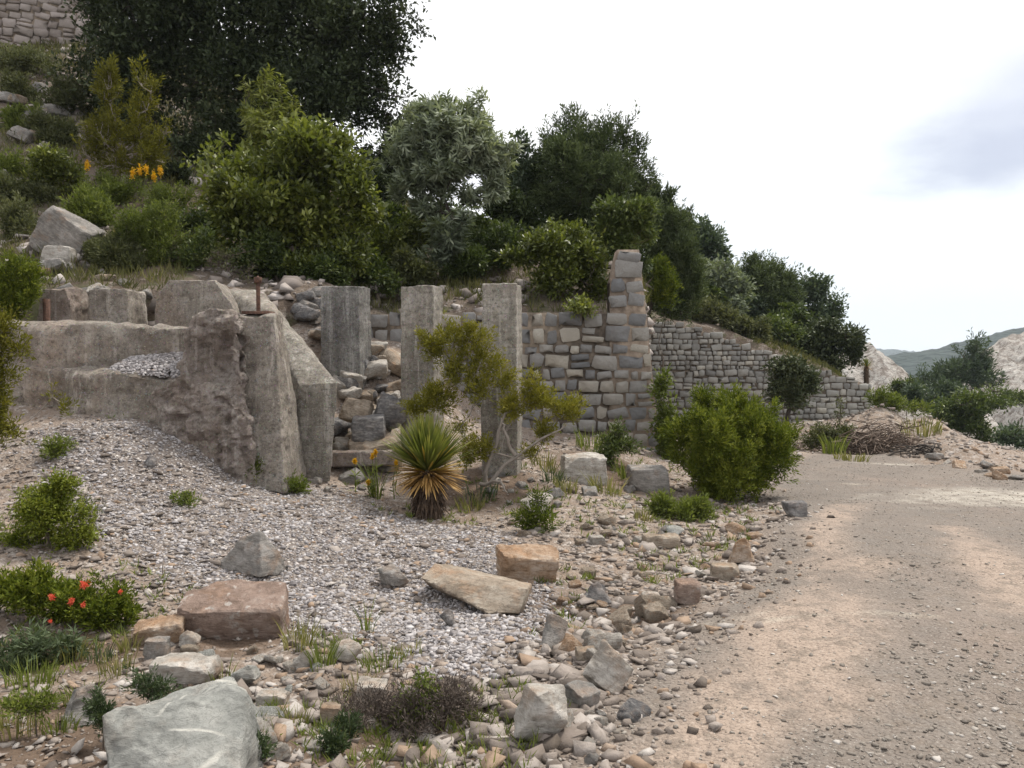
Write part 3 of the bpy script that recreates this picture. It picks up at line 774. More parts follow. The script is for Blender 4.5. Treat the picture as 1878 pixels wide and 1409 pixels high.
mb = MB(); courses(mb, rng, pl + nrm * .012, ax, nrm, lambda z: 0.0 if z < 2.75 else .12, pR, ztw, lambda s: zpt, .27, .035, .03, .9, 1.7)
pier = mb.build('end_pier', M_STONE, wall, wl)
mb = MB()
P0 = pl + nrm * .012
V = [P0 + ax * s + np.array([0, 0, z]) - nrm * d for d in (0, .45) for s, z in ((0, -1.2), (pR(-.7), -1.2), (pR(1.0), 1.0), (pR(zpt) - .02, zpt - .03), (.12, zpt - .03), (0, 2.7), (0.0, 1.0))]
mb.add(V, [(0, 1, 2, 6), (6, 2, 3, 5), (7, 8, 9, 13), (13, 9, 10, 12), (1, 8, 9, 2), (2, 9, 10, 3), (3, 10, 11, 4), (0, 7, 13, 6), (6, 13, 12, 5), (4, 11, 12, 5)], [(3, 4, 5), (10, 11, 12)])
mb.build('mortar_core', M_MORTAR, pier, wl)
# far wall
A = W(1150, 600, 29.3); B = W(1598, 700, 29.3); A[2] = B[2] = 0
ax = unit(B - A); nrm = np.array([ax[1], -ax[0], 0]); Lf = float(B[0] - A[0])
prof = [(W(u, v, 29.3)[0] - A[0], W(u, v, 29.3)[2]) for u, v in ((1150, 588), (1200, 588), (1260, 596), (1312, 610), (1360, 630), (1423, 648), (1480, 672), (1520, 683), (1570, 694), (1597, 708))]
ps, pz = zip(*prof)
fw = empty('stone_wall', (A + B) / 2 + np.array([0, 0, -1.2]), 'far small stoned retaining wall whose top steps down towards the road end', 'stone wall')
fl = np.array(fw.location)
mb = MB(); courses(mb, np.random.default_rng(9), A, ax, nrm, lambda z: 0, lambda z: Lf, -2.2, lambda s: float(np.interp(s, ps, pz)), .205, .026, .035, .8, 2.0)
mb.build('stone_facing', M_STONE_FAR, fw, fl)
mb = MB(); mortar_slab(mb, A, ax, nrm, [(s, z - .06) for s, z in prof], -2.6, .02, .5); mb.build('mortar_core', M_MORTAR2, fw, fl)
# upper wall at the top left
A = W(-260, 95, 25.0); B = W(175, 95, 25.6); zb = min(A[2], B[2]) - .8; A[2] = B[2] = 0
ax = unit(B - A); nrm = np.array([ax[1], -ax[0], 0]); Lu = float(np.linalg.norm(B - A))
uw = empty('stone_wall', (A + B) / 2 + np.array([0, 0, zb]), 'steep wall of split rubble stone high at the top left behind the dark tree', 'stone wall')
ul = np.array(uw.location)
mb = MB(); courses(mb, np.random.default_rng(12), A, ax, nrm, lambda z: 0, lambda z: Lu, zb, lambda s: zb + 3.9, .23, .03, .05, 1.0, 2.3, tilt=-.22)
mb.build('stone_facing', M_STONE_UP, uw, ul)
mb = MB(); mortar_slab(mb, A, ax, nrm, [(0, zb + 3.8), (Lu, zb + 3.8)], zb - .6, .02, .6); mb.build('mortar_core', M_MORTAR2, uw, ul)
# ------------------------------------------------------------------ loose gravel (stuff)
M_GRAVEL = mat_tint('loose grey gravel', [(0.0, (.10, .083, .072)), (0.2, (.19, .158, .137)), (0.5, (.275, .235, .208)), (0.75, (.35, .308, .278)), (0.86, (.45, .415, .385)), (0.9, (.29, .212, .155)), (1.0, (.33, .235, .168))], 34, .7, .6, .012)
CUBE = np.array([(x, y, z) for x in (-1, 1) for y in (-1, 1) for z in (-1, 1)], float)
CQ = np.array([(0, 1, 3, 2), (4, 6, 7, 5), (0, 4, 5, 1), (2, 3, 7, 6), (0, 2, 6, 4), (1, 5, 7, 3)])
def pebbles(mb, rng, x, y, z, size, tint, flat=.55):
    n = len(x)
    V = CUBE[None] * (1 + rng.uniform(-.7, .35, (n, 8, 3)))
    V[:, :, 2] *= np.where(CUBE[None, :, 2] > 0, 1, 1.0)
    top = CUBE[:, 2] > 0
    V[:, top, :2] *= rng.uniform(.25, 1.0, (n, 1, 1))
    V = V * np.stack([size * rng.uniform(.6, 1.5, n), size * rng.uniform(.6, 1.2, n), size * flat * rng.uniform(.5, 1.3, n)], 1)[:, None] * .5
    # tilt and spin
    a = rng.uniform(0, 2 * PI, n); t = rng.normal(0, .35, n)
    c, s = np.cos(t)[:, None], np.sin(t)[:, None]
    Y_, Z_ = V[..., 1] * c - V[..., 2] * s, V[..., 1] * s + V[..., 2] * c
    c, s = np.cos(a)[:, None], np.sin(a)[:, None]
    X2, Y2 = V[..., 0] * c - Y_ * s, V[..., 0] * s + Y_ * c
    V = np.stack([X2 + x[:, None], Y2 + y[:, None], Z_ + z[:, None] + size[:, None] * .12], -1)
    mb.add(V.reshape(-1, 3), (CQ[None] + (np.arange(n) * 8)[:, None, None]).reshape(-1, 4), None, np.repeat(tint, 8))
rng = np.random.default_rng(77)
def view_pts(n, y0, y1, pw=1.0):
    """points spread over the visible ground, denser near the camera"""
    y = y0 * (y1 / y0) ** rng.random(n)
    x = y * rng.uniform(-.70, .68, n)
    return x, y
def scatter(n, y0, y1, wfun, smin, smax, pw, mbld, flat=.55, tlo=0, thi=1):
    x, y = view_pts(n, y0, y1)
    keep = rng.random(n) < wfun(x, y); x, y = x[keep], y[keep]
    sz = smin * (smax / smin) ** (rng.random(len(x)) ** pw)
    sz = np.maximum(sz, y * 0.0016)
    z = zfront(x, y)
    pebbles(mbld, rng, x, y, z, sz, tlo + (thi - tlo) * rng.random(len(x)), flat)
mb = MB()
rockband = lambda x, y: (1 - road_w(x, y)) * (1 - .85 * dark_w(x, y)) * (.22 + .6 * (fbm2(x, y, 1.1, 4, 51) > .03))
M_FANG = mat_tint('crushed pale grey gravel', [(0.0, (.165, .15, .15)), (0.2, (.25, .231, .231)), (0.5, (.32, .30, .30)), (0.8, (.40, .377, .376)), (0.95, (.50, .475, .47)), (1.0, (.34, .27, .23))], 60, .3, .2, .004)
fb = MB(); scatter(210000, 2.6, 10.2, lambda x, y: fan_w(x, y), .010, .046, 2.6, fb, .5)
n_ = 1500; a_, b_ = rng.random(n_)[:, None], rng.random(n_)[:, None] ** .8
q_ = (W(190, 676, 9.32) * (1 - a_) + W(350, 692, 9.05) * a_) * (1 - b_) + (W(240, 650, 9.55) * (1 - a_) + W(345, 640, 9.52) * a_) * b_
pebbles(fb, rng, q_[:, 0], q_[:, 1], q_[:, 2] - .035, rng.uniform(.015, .05, n_), rng.random(n_))
tag(fb.build('gravel', M_FANG), kind='stuff')
scatter(120000, 2.6, 15.0, rockband, .010, .08, 3.2, mb, .34)
scatter(14000, 3.2, 14.0, lambda x, y: (1 - fan_w(x, y)) * sstep(-2.6, -.2, poly_sd(x, y, ROADP)) * sstep(.3, -.1, poly_sd(x, y, ROADP)) * (fbm2(x, y, 1.6, 3, 57) > -.1), .04, .15, 2.2, mb, .38)
scatter(26000, 2.6, 15.0, lambda x, y: .35 * (1 - road_w(x, y)), .016, .05, 1.5, mb, .3)
pad = lambda x, y: sstep(-.75, -.05, poly_sd(x, y, ROADP)) * sstep(.7, 0, poly_sd(x, y, ROADP))
scatter(20000, 2.6, 17.0, pad, .014, .09, 2.6, mb)
tag(mb.build('gravel', M_GRAVEL), kind='stuff')
mb = MB()
M_ROADG = mat_tint('road grit', [(0.0, (.13, .113, .098)), (0.5, (.235, .207, .178)), (0.8, (.31, .28, .245)), (1.0, (.45, .42, .39))], 60, .3, .2, .004)
scatter(70000, 2.7, 18.0, lambda x, y: road_w(x, y) * (1 - .75 * track_w(x, y)) * (.25 + .75 * sstep(-.1, .5, fbm2(x, y, .8, 3, 52))), .007, .032, 2.8, mb, .4)
tag(mb.build('grit', M_ROADG), kind='stuff')
# rubble on the mound and bank at the right, litter of stones over the hillside
mb = MB(); n = 9000
x = rng.uniform(5, 16, n); y = rng.uniform(15, 28, n)
k = road_w(x, y) < .3; x, y = x[k], y[k]
pebbles(mb, rng, x, y, zfront(x, y), .025 * 6 ** (rng.random(len(x)) ** 3.2), .3 + .7 * rng.random(len(x)))
tag(mb.build('rubble', M_GRAVEL), kind='stuff')
mb = MB(); n = 16000
x = rng.uniform(-17, 6, n); y = rng.uniform(11.2, 26, n)
k = (poly_sd(x, y, HP) > .15) & (fbm2(x, y, .5, 3, 55) > -.02); x, y = x[k], y[k]
M_HILLG = mat_tint('hillside rubble', [(0.0, (.10, .085, .075)), (0.5, (.24, .205, .185)), (1.0, (.44, .40, .375))], 30, .4, .3, .01)
pebbles(mb, rng, x, y, zhill(x, y), .035 * 9 ** (rng.random(len(x)) ** 2.4), rng.random(len(x)))
tag(mb.build('rubble', M_HILLG), kind='stuff')

# ------------------------------------------------------------------ rocks
R_GREY = mat_rock('grey limestone', ((.17, .165, .155), (.26, .245, .228), (.37, .35, .33)), stain=.35)
R_BLUE = mat_rock('blue grey veined stone', ((.235, .24, .225), (.31, .315, .295), (.39, .39, .365)), vein=(.56, .54, .49), vscale=2.6, stain=.12)
R_TAN = mat_rock('tan sandstone', ((.20, .16, .12), (.31, .255, .20), (.42, .365, .30)), stain=.5)
R_ORANGE = mat_rock('orange stained stone', ((.23, .145, .09), (.36, .255, .175), (.48, .40, .33)), stain=.6)
R_PINK = mat_rock('pinkish conglomerate', ((.175, .125, .10), (.28, .205, .168), (.36, .29, .25)), spots=(.42, .38, .345), stain=.3)
R_WHITE = mat_rock('white quartz stone', ((.30, .27, .235), (.42, .39, .35), (.56, .53, .49)), spots=None, stain=.45)
R_DARK = mat_rock('dark grey stone', ((.10, .10, .105), (.18, .175, .175), (.36, .345, .335)), stain=.2)
RM = dict(grey=R_GREY, blue=R_BLUE, tan=R_TAN, orange=R_ORANGE, pink=R_PINK, white=R_WHITE, dark=R_DARK)

def cutc(b, rng, p):
    out = []
    for k in range(8):
        if rng.random() < p:
            for j in (1, 2, 4): out.append(b[k] + (b[k ^ j] - b[k]) * rng.uniform(.12, .5))
        else: out.append(b[k])
    return np.array(out)
def rock_pts(rng, kind):
    if kind == 'slab':
        b = CUBE * (1 + rng.uniform(-.30, .12, (8, 3))); return cutc(b, rng, .55)
    if kind == 'block':
        return cutc(CUBE * (1 + rng.uniform(-.22, .06, (8, 3))), rng, .5)
    if kind == 'wedge':
        v = np.array([(-1, -1, -1), (1, -1, -1), (1, 1, -1), (-1, 1, -1), (-.3, -.5, .7), (.35, -.1, 1.0), (.7, .4, .5), (-.6, .5, .35)])
        return v + rng.normal(0, .12, v.shape)
    if kind == 'round':
        return unit(rng.normal(size=(40, 3))) * rng.uniform(.88, 1.0, (40, 1))
    return unit(rng.normal(size=(17, 3))) * rng.uniform(.8, 1.08, (17, 1))
def rock_mesh(name, rng, kind, mat, dims, fine=26, rough=.05):
    P = rock_pts(rng, kind); P = P - (P.max(0) + P.min(0)) / 2
    P = P / (P.max(0) - P.min(0)) * np.asarray(dims)
    s = float(np.max(dims))
    return solid_mesh(name, [P], s / fine, mat, rough=s * rough * (.5 if kind == 'round' else 1), rs=4.5 / s, seed=int(rng.integers(1000)), chip=s * .035)
def rock(u, vb, w, h, kind, mat, label, name='rock', depth=None, rz=0.0, tilt=(0, 0), group=None, seed=0, dy=0.0, sink=.14, Y=None):
    """w, h: size in photo pixels; u, vb: foot"""
    p = hit(u, vb) if Y is None else W(u, vb, Y)
    k = p[1] / F; ww, hh = w * k, h * k
    r = np.random.default_rng(seed + int(u * 7 + vb * 13))
    m = rock_mesh(name, r, kind, RM[mat], (ww, depth * ww if depth else .8 * ww, hh * 1.12), fine=30 if w > 80 else 18)
    o = bpy.data.objects.new(name, m); COL.objects.link(o)
    o.location = (p[0], p[1] + dy + (depth or .8) * ww * .3, p[2] + hh * (.5 - sink * .4))
    o.rotation_euler = (tilt[0], tilt[1], rz)
    return tag(o, label, 'rock' if name == 'rock' else name.replace('_', ' '), group)

# the big foreground boulder, drawn from its own outline and given its depth
o = solid('boulder', [px((191, 1315, 2.9), (238, 1292, 2.95), (312, 1300, 3.05), (300, 1420, 2.75), (195, 1440, 2.75), (448, 1420, 2.8), (420, 1262, 3.15), (447, 1285, 3.1), (300, 1285, 3.35), (340, 1268, 3.45), (425, 1246, 3.5), (230, 1300, 3.3)) + [W(195, 1440, 2.8) + (0, .5, -.25), W(445, 1440, 2.85) + (0, .6, -.25), W(195, 1440, 2.75) + (0, 0, -.2), W(445, 1440, 2.75) + (0, 0, -.2)]],
          .010, R_BLUE, None, W(320, 1409, 3.0), rough=.05, rs=4.5, chip=.03, seed=61)
tag(o, 'largest pale blue grey boulder with white veins at the bottom of the scene', 'boulder')
rock(427, 1172, 200, 84, 'slab', 'pink', 'broad pinkish conglomerate slab lying flat on the gravel', name='stone_slab', depth=.55, tilt=(.35, .03), sink=.2, seed=3)
rock(288, 1180, 95, 42, 'slab', 'orange', 'orange topped flat stone touching the pinkish slab', depth=.6, rz=.1, tilt=(.15, -.12), sink=.2, seed=5)
rock(458, 1052, 125, 72, 'wedge', 'grey', 'grey triangular stone on the gravel fan', depth=.7, rz=-.5, seed=7)
rock(720, 1082, 62, 44, 'angular', 'grey', 'small rounded grey rock left of the long beige slab', seed=4)
o = solid('stone_slab', [px((768, 1060, 6.1), (795, 1034, 6.3), (968, 1080, 5.75), (955, 1130, 5.65), (900, 1128, 5.65), (830, 1085, 5.9), (800, 1075, 6.0), (820, 1032, 6.75), (975, 1072, 6.2), (965, 1130, 6.2), (800, 1085, 6.7))],
          .018, R_TAN, None, W(870, 1100, 5.9), rough=.02, rs=4, chip=.012, seed=63)
tag(o, 'long beige slab lying aslant at the edge of the gravel fan', 'stone slab')
rock(970, 1068, 120, 58, 'block', 'orange', 'squared orange tan block behind the long beige slab', name='stone_block', depth=.6, sink=.3, seed=10, rz=.15, tilt=(.12, .03))
rock(150, 1328, 90, 70, 'wedge', 'grey', 'pale grey pointed rock left of the veined boulder', depth=.9, seed=11, rz=.4)
rock(445, 1262, 62, 40, 'angular', 'blue', 'blue grey rock just behind the veined boulder', seed=6)
rock(325, 1258, 140, 40, 'slab', 'white', 'flat whitish rock behind the veined boulder and the dark green tuft', depth=.6, seed=13)
rock(633, 1218, 58, 38, 'round', 'white', 'smooth oval pale stone on the gravel', seed=15)
rock(1015, 1202, 44, 66, 'slab', 'grey', 'narrow grey chip of stone standing on edge', depth=.5, tilt=(-.4, .5), rz=.3, seed=17)
rock(1118, 1268, 82, 72, 'slab', 'white', 'pale splintered slab leaning at the roadside', depth=.45, tilt=(-.5, .55), rz=-.3, seed=19)
rock(1068, 1302, 58, 48, 'slab', 'grey', 'thin grey flagstone lying beside the pale splintered slab', depth=.9, tilt=(.3, 0), rz=.5, sink=.5, seed=20)
rock(992, 1375, 104, 100, 'angular', 'white', 'large whitish boulder with a dark chipped corner near the road', name='boulder', depth=.9, seed=21)
rock(820, 1155, 34, 34, 'angular', 'dark', 'slate grey stone below the long beige slab', seed=23)
rock(1362, 1040, 46, 52, 'wedge', 'orange', 'pointed tan and orange stone at the road edge', seed=25)
rock(1460, 948, 42, 26, 'slab', 'dark', 'lone dark block resting on the road beyond the juniper bush', seed=27)
rock(1262, 1108, 46, 42, 'block', 'pink', 'squarish brown stone at the road edge', seed=29)
rock(1330, 1066, 52, 30, 'block', 'tan', 'tan stone lying at the roadside nearest the pointed one', seed=31)
rock(1200, 1118, 46, 28, 'angular', 'white', 'white stone with an orange cap on the gravel verge', seed=33)
rock(1072, 888, 84, 52, 'block', 'white', 'big pale rock at the foot of the stone wall', seed=35)
rock(712, 782, 70, 68, 'angular', 'dark', 'largest dark boulder in the rubble beside the buttress', name='boulder', seed=37, Y=10.9)
rock(650, 776, 58, 44, 'slab', 'tan', 'brown slab of rock in the rubble beside the buttress', seed=39, tilt=(-.3, .2), Y=10.7)
rock(675, 808, 62, 46, 'block', 'dark', 'squarish dark rock under the brown slab in the rubble', seed=41, Y=10.5)
rock(985, 945, 64, 40, 'angular', 'white', 'white rock behind the seedling juniper', seed=43)
rock(112, 472, 98, 86, 'slab', 'grey', 'long grey boulder leaning on the left hillside', name='boulder', tilt=(.2, .62), depth=.6, seed=45, sink=.2)
rock(105, 490, 58, 38, 'slab', 'white', 'flat white topped rock below the leaning hillside boulder', seed=47)
rock(700, 462, 56, 36, 'wedge', 'grey', 'pale rock on the slope left of the silvery tree', seed=49)
rock(605, 1338, 40, 42, 'block', 'tan', 'cream stone with an orange side beside the dark low shrub', seed=51)
rock(557, 1232, 42, 38, 'angular', 'white', 'pale upright stone in the low row below the pinkish slab', seed=53)
rock(497, 1302, 58, 28, 'slab', 'white', 'white capped flat stone right of the veined boulder', seed=55)
rock(740, 1320, 44, 56, 'slab', 'grey', 'grey stone shard propped inside the dark low shrub', tilt=(.2, .5), seed=57)
rock(680, 1290, 60, 34, 'slab', 'white', 'pale flat stones heaped above the dark low shrub', seed=58)
rock(1215, 1005, 70, 22, 'slab', 'tan', 'flat tan stone on the verge below the pale green weeds', seed=59)
rock(1095, 1105, 60, 36, 'wedge', 'dark', 'brown shaded stone right of the orange tan block', seed=62)
rock(1190, 905, 74, 46, 'block', 'grey', 'brown grey rock by the weeds at the pier foot', seed=64)
rock(345, 1195, 38, 36, 'angular', 'white', 'knobbly white stone under the pinkish slab', seed=65)
rock(285, 1215, 42, 40, 'block', 'grey', 'grey stone just below the orange topped flat stone', seed=66)
rock(275, 860, 22, 22, 'round', 'dark', 'dark round stone on the upper gravel fan', seed=67)
rock(1075, 1215, 0.1 + 40, 22, 'slab', 'tan', 'thin tan stone just above the pale splintered slab', seed=68)
rock(1240, 985, 36, 20, 'angular', 'blue', 'small blue grey stone beside the flat tan stone', seed=69)

# loose rocks: pool of shapes copied over the slopes
POOL = {}
prng = np.random.default_rng(404)
for mname, kinds in dict(grey=('angular', 'block', 'slab', 'wedge'), white=('angular', 'block', 'slab'), tan=('angular', 'slab', 'block'), dark=('angular', 'block'), orange=('angular', 'slab'), blue=('angular',)).items():
    POOL[mname] = [rock_mesh('rock', prng, k, RM[mname], (1, .8, .62 if k != 'slab' else .36), fine=15, rough=.05) for k in kinds]
def loose(n, poly, smin, smax, tones, label, group, seed, name='rock', pw=1.8, sink=.2, zoff=0.0):
    """poly: photo pixels; rocks dropped on the ground seen there"""
    r = np.random.default_rng(seed); P = np.array(poly, float); k = 0
    lo, hi = P.min(0), P.max(0)
    while k < n:
        u, v = r.uniform(lo, hi)
        if poly_sd(np.array([u]), np.array([v]), P)[0] < 0: continue
        p = hit(u, v); s = smin * (smax / smin) ** (r.random() ** pw)
        t = tones[int(r.integers(len(tones)))]
        o = bpy.data.objects.new(name, POOL[t][int(r.integers(len(POOL[t])))])
        o.location = (p[0], p[1], p[2] + s * (.3 - sink) + zoff); o.scale = (s * r.uniform(.8, 1.2), s * r.uniform(.8, 1.2), s * r.uniform(.75, 1.25))
        o.rotation_euler = (r.normal(0, .3), r.normal(0, .3), r.uniform(0, 6.28))
        tag(o, label, 'rock', group); COL.objects.link(o); k += 1
loose(44, [(880, 860), (1060, 840), (1230, 900), (1240, 990), (1100, 1010), (930, 980)], .10, .34, ['grey', 'white', 'grey', 'tan'], 'loose grey or white rock on the stony slope below the stone wall', 'loose rocks below the wall', 1)
loose(38, [(1010, 1060), (1240, 1000), (1420, 935), (1455, 960), (1290, 1090), (1160, 1170), (1080, 1250), (1020, 1180)], .08, .24, ['tan', 'grey', 'white', 'orange', 'tan'], 'loose stone along the rubbly verge between gravel fan and road', 'loose rocks on the road verge', 2)
loose(28, [(300, 1190), (620, 1180), (640, 1260), (570, 1400), (450, 1400), (450, 1250), (300, 1240)], .06, .19, ['white', 'grey', 'tan', 'white', 'blue'], 'loose pale stone in the row between pinkish slab and veined boulder', 'loose rocks around the veined boulder', 3)
loose(14, [(860, 1270), (1000, 1220), (1180, 1290), (1120, 1409), (880, 1409)], .05, .15, ['grey', 'tan', 'white', 'dark'], 'loose stone around the whitish boulder near the road', 'loose rocks around the whitish boulder', 4)
loose(64, [(612, 850), (624, 690), (660, 640), (735, 690), (735, 740), (728, 820), (720, 870)], .24, .58, ['white', 'grey', 'white', 'tan', 'dark'], 'loose rock in the rubble heap between buttress and middle pillar', 'rubble rocks beside the buttress', 5, sink=.0, pw=1.3)
loose(12, [(540, 560), (590, 545), (592, 640), (560, 600)], .25, .5, ['dark', 'grey', 'tan'], 'rock piled against the leftmost pillar behind the buttress', 'rocks piled behind the buttress', 6, sink=.05)
loose(18, [(60, 520), (75, 470), (180, 470), (280, 520), (270, 560), (90, 540)], .18, .55, ['white', 'grey', 'tan', 'orange', 'grey'], 'rock tumbled on the slope above the concrete stubs', 'rocks above the concrete stubs', 7)
loose(18, [(0, 190), (70, 170), (150, 215), (130, 270), (0, 285)], .25, .85, ['grey', 'white', 'grey', 'tan'], 'rock on the stony band high on the left hillside', 'rocks high on the left hillside', 8)
loose(8, [(0, 300), (200, 400), (220, 460), (50, 460), (0, 420)], .2, .5, ['grey', 'white'], 'rock half hidden in grass on the left hillside', 'rocks in the hillside grass', 9)
loose(12, [(670, 430), (900, 420), (900, 540), (690, 540)], .2, .55, ['grey', 'tan', 'grey'], 'rock on the shaded slope under the silvery tree', 'rocks under the silvery tree', 10)
loose(18, [(1720, 835), (1870, 868), (1870, 885), (1760, 872), (1700, 850)], .12, .42, ['tan', 'white', 'orange', 'grey'], 'stone in the rubble bank where the road bends right', 'rocks on the far road bank', 11)
loose(6, [(560, 880), (720, 860), (720, 900), (600, 905)], .12, .3, ['white', 'grey'], 'pale rock in front of the rusty stained beam', 'rocks in front of the beam', 12)
# ------------------------------------------------------------------ vegetation
def wood_paths(mb, rng, base, blobs, twigs, tr, spread=.25, per=26, crooked=.12, twr=.006, fork=.35):
    """trunk(s), limbs to every blob, twigs to some of the leaf clusters (all one wood mesh)"""
    cen = np.mean([b[0] for b in blobs], 0)
    top = base + (cen - base) * fork; top[2] = max(top[2], base[2] + .12)
    def path(a, b, n=6, bend=crooked):
        t = np.linspace(0, 1, n)[:, None]; L = np.linalg.norm(b - a)
        off = np.cumsum(rng.normal(0, bend * L / n, (n, 3)), 0); off -= t * off[-1]; off[0] = 0
        sag = np.array([0, 0, 1]) * (np.sin(t * PI) * L * .08)
        return a + (b - a) * t + off + sag * (-1 if bend > .1 else 1)
    P = path(base - (0, 0, .12), top, 6, crooked * .7); tube(mb, P, np.linspace(tr, tr * .72, 6), 7, .5)
    nodes = [P[2:]]; rad = [np.linspace(tr * .7, tr * .5, len(P) - 2)]; gen = [np.zeros(len(P) - 2)]
    order = np.argsort([np.linalg.norm(b[0] - top) for b in blobs])
    for bi in order:                                   # every bough grows from the nearest limb that already stands
        c, r = blobs[bi]; c = c - np.array([0, 0, .25]) * r
        Nn, Rn, Gn = np.concatenate(nodes), np.concatenate(rad), np.concatenate(gen)
        dv = c - Nn; dist = np.linalg.norm(dv, axis=1)
        cost = dist + .12 * np.linalg.norm(Nn - top, axis=1) + .5 * np.clip(-dv[:, 2], 0, 9) * .6
        j = int(np.argmin(cost)); m = 6 if dist[j] > .3 else 4
        Q = path(Nn[j], c, m); r0 = max(Rn[j] * .8, twr * 1.3); rq = np.linspace(r0, max(r0 * .45, twr), m)
        tube(mb, Q, rq, 5 if r0 > twr * 2 else 4, rng.random())
        nodes.append(Q[1:]); rad.append(rq[1:]); gen.append(np.full(m - 1, Gn[j] + 1))
        tw = twigs[twigs[:, 3] == bi][:, :3]
        if len(tw):
            for k in rng.choice(len(tw), min(per, len(tw)), replace=False):
                e = Q[int(rng.integers(m // 2, m))]
                tube(mb, path(e, tw[k], 4), np.linspace(twr * .9, twr * .4, 4), 3, rng.random())

def crown_points(rng, blobs, n, shell=.42, gap=.0, gfreq=1.2, seed=0):
    w = np.array([b[1][0] * b[1][2] for b in blobs]); w = w / w.sum()
    bi = rng.choice(len(blobs), int(n * (1.0 + gap * 1.3)), p=w)
    C = np.array([b[0] for b in blobs])[bi]; R = np.array([b[1] for b in blobs])[bi]
    d = unit(rng.normal(size=(len(bi), 3))); rr = rng.random(len(bi)) ** shell
    K = 6; sc = unit(rng.normal(size=(len(blobs), K, 3)))                # boughs: every blob carries its own leafy clumps
    sr = rng.uniform(.45, 1.0, (len(blobs), K, 1)); ss = rng.uniform(.16, .34, (len(blobs), K))
    pick = rng.integers(0, K, len(bi)); loose_ = rng.random(len(bi)) < .22
    Q = sc[bi, pick] * sr[bi, pick] + rng.normal(size=(len(bi), 3)) * ss[bi, pick][:, None]
    Q = np.where(loose_[:, None], d * rr[:, None], Q); d = unit(np.where(loose_[:, None], d, Q * .5 + rng.normal(0, .3, Q.shape)))
    P = C + Q * R
    if gap:
        q = vnoise(P * gfreq + 31, seed + 3)
        th = np.quantile(q, gap * .55); k = q > th; P, d, bi = P[k], d[k], bi[k]
    return P, d, bi

def foliage(mb, rng, P, d, per, kind, L, Wd, cl, droop=0.0, tintsh=0.0, z0=None, z1=None):
    n = len(P); up = np.array([0, 0, 1.0])
    ctint = rng.normal(.45, .17, n) + .22 * fbm(P * 1.1, 2, 71)
    idx = np.repeat(np.arange(n), per); m = len(idx)
    D = unit(d * .8 + up * .7 + rng.normal(0, .35, (n, 3)))[idx]; B = P[idx]
    tint = np.clip(ctint[idx] + rng.normal(0, .13, m) + tintsh, 0, 1)
    rnd = unit(rng.normal(size=(m, 3)))
    if kind == 'broad':
        pos = B + D * (rng.random((m, 1)) - .5) * cl * 1.6 + rnd * rng.random((m, 1)) * cl * .7
        dr = unit(D * .4 + rnd * .9 - up * droop); nr = unit(up * .9 + rng.normal(0, .6, (m, 3)))
        leaves(mb, pos, dr, nr, L * rng.uniform(.65, 1.25, m), Wd * rng.uniform(.7, 1.2, m), tint)
    elif kind == 'long':
        t = rng.random((m, 1)); pos = B + D * (t - .6) * cl * 2
        per_ = unit(rnd - D * (rnd * D).sum(1, keepdims=True))
        dr = unit(per_ * .9 + D * (.75 - .5 * (1 - t)) - up * droop); nr = unit(D + rng.normal(0, .3, (m, 3)))
        leaves(mb, pos, dr, nr, L * rng.uniform(.7, 1.2, m), Wd * rng.uniform(.8, 1.2, m), tint)
    else:                                             # scale: feathery juniper sprays
        t = rng.random((m, 1)); pos = B + D * (t - .35) * cl * 2.2 + rnd * (.12 + .5 * (1 - t)) * cl * .75
        dr = unit(D * .9 + rnd * .75); nr = rnd[::-1]
        leaves(mb, pos, dr, nr, L * rng.uniform(.6, 1.3, m), Wd * rng.uniform(.7, 1.3, m), np.clip(tint + .25 * (t[:, 0] - .4), 0, 1), .4)

LEAF = {}
def LM(k):
    if k not in LEAF:
        LEAF[k] = dict(
            oakdark=lambda: mat_leaf('dark evergreen oak leaf', (.017, .025, .011), (.040, .054, .022), (.085, .10, .048), .12, .55, .2),
            bright=lambda: mat_leaf('bright broad leaf', (.036, .048, .011), (.115, .138, .026), (.25, .265, .065), .32, .42, .4),
            silver=lambda: mat_leaf('silvery long leaf', (.085, .105, .07), (.185, .215, .145), (.34, .37, .27), .25, .6, .25),
            juniper=lambda: mat_leaf('dark juniper spray', (.024, .036, .015), (.066, .088, .036), (.13, .16, .075), .2, .7, .15),
            junbright=lambda: mat_leaf('bright juniper spray', (.032, .048, .008), (.10, .13, .014), (.21, .23, .035), .25, .65, .15),
            junyellow=lambda: mat_leaf('yellowing juniper spray', (.085, .082, .012), (.165, .16, .02), (.26, .23, .035), .25, .65, .15),
            olive=lambda: mat_leaf('olive scrub leaf', (.045, .05, .02), (.095, .105, .045), (.17, .175, .085), .25, .6, .2),
            green=lambda: mat_leaf('mid green leaf', (.026, .04, .012), (.078, .105, .028), (.17, .20, .062), .3, .5, .3),
            weed=lambda: mat_leaf('pale green weed leaf', (.062, .082, .017), (.125, .155, .034), (.22, .245, .07), .35, .6, .2),
            oakfar=lambda: mat_leaf('grey green oak leaf', (.045, .065, .04), (.085, .115, .07), (.16, .19, .13), .25, .55, .25),
            rosemary=lambda: mat_leaf('blue green needle leaf', (.03, .05, .022), (.065, .09, .042), (.12, .15, .08), .2, .6, .2),
            grass=lambda: mat_leaf('dry grass blade', (.10, .105, .03), (.185, .18, .065), (.33, .29, .14), .3, .6, .2),
            dead=lambda: mat_simple('dead grey twig', (.055, .042, .034), (.15, .12, .10), 30, .4),
            yellow=lambda: mat_leaf('yellow flower', (.55, .30, .01), (.72, .42, .01), (.8, .52, .03), .2),
            red=lambda: mat_leaf('red flower', (.55, .06, .03), (.7, .10, .06), (.75, .18, .12), .2))[k]()
    return LEAF[k]
BARK = mat_bark('grey brown bark', (.075, .058, .045), (.17, .14, .115))
BARKD = mat_bark('dark bark', (.028, .023, .02), (.075, .062, .052))
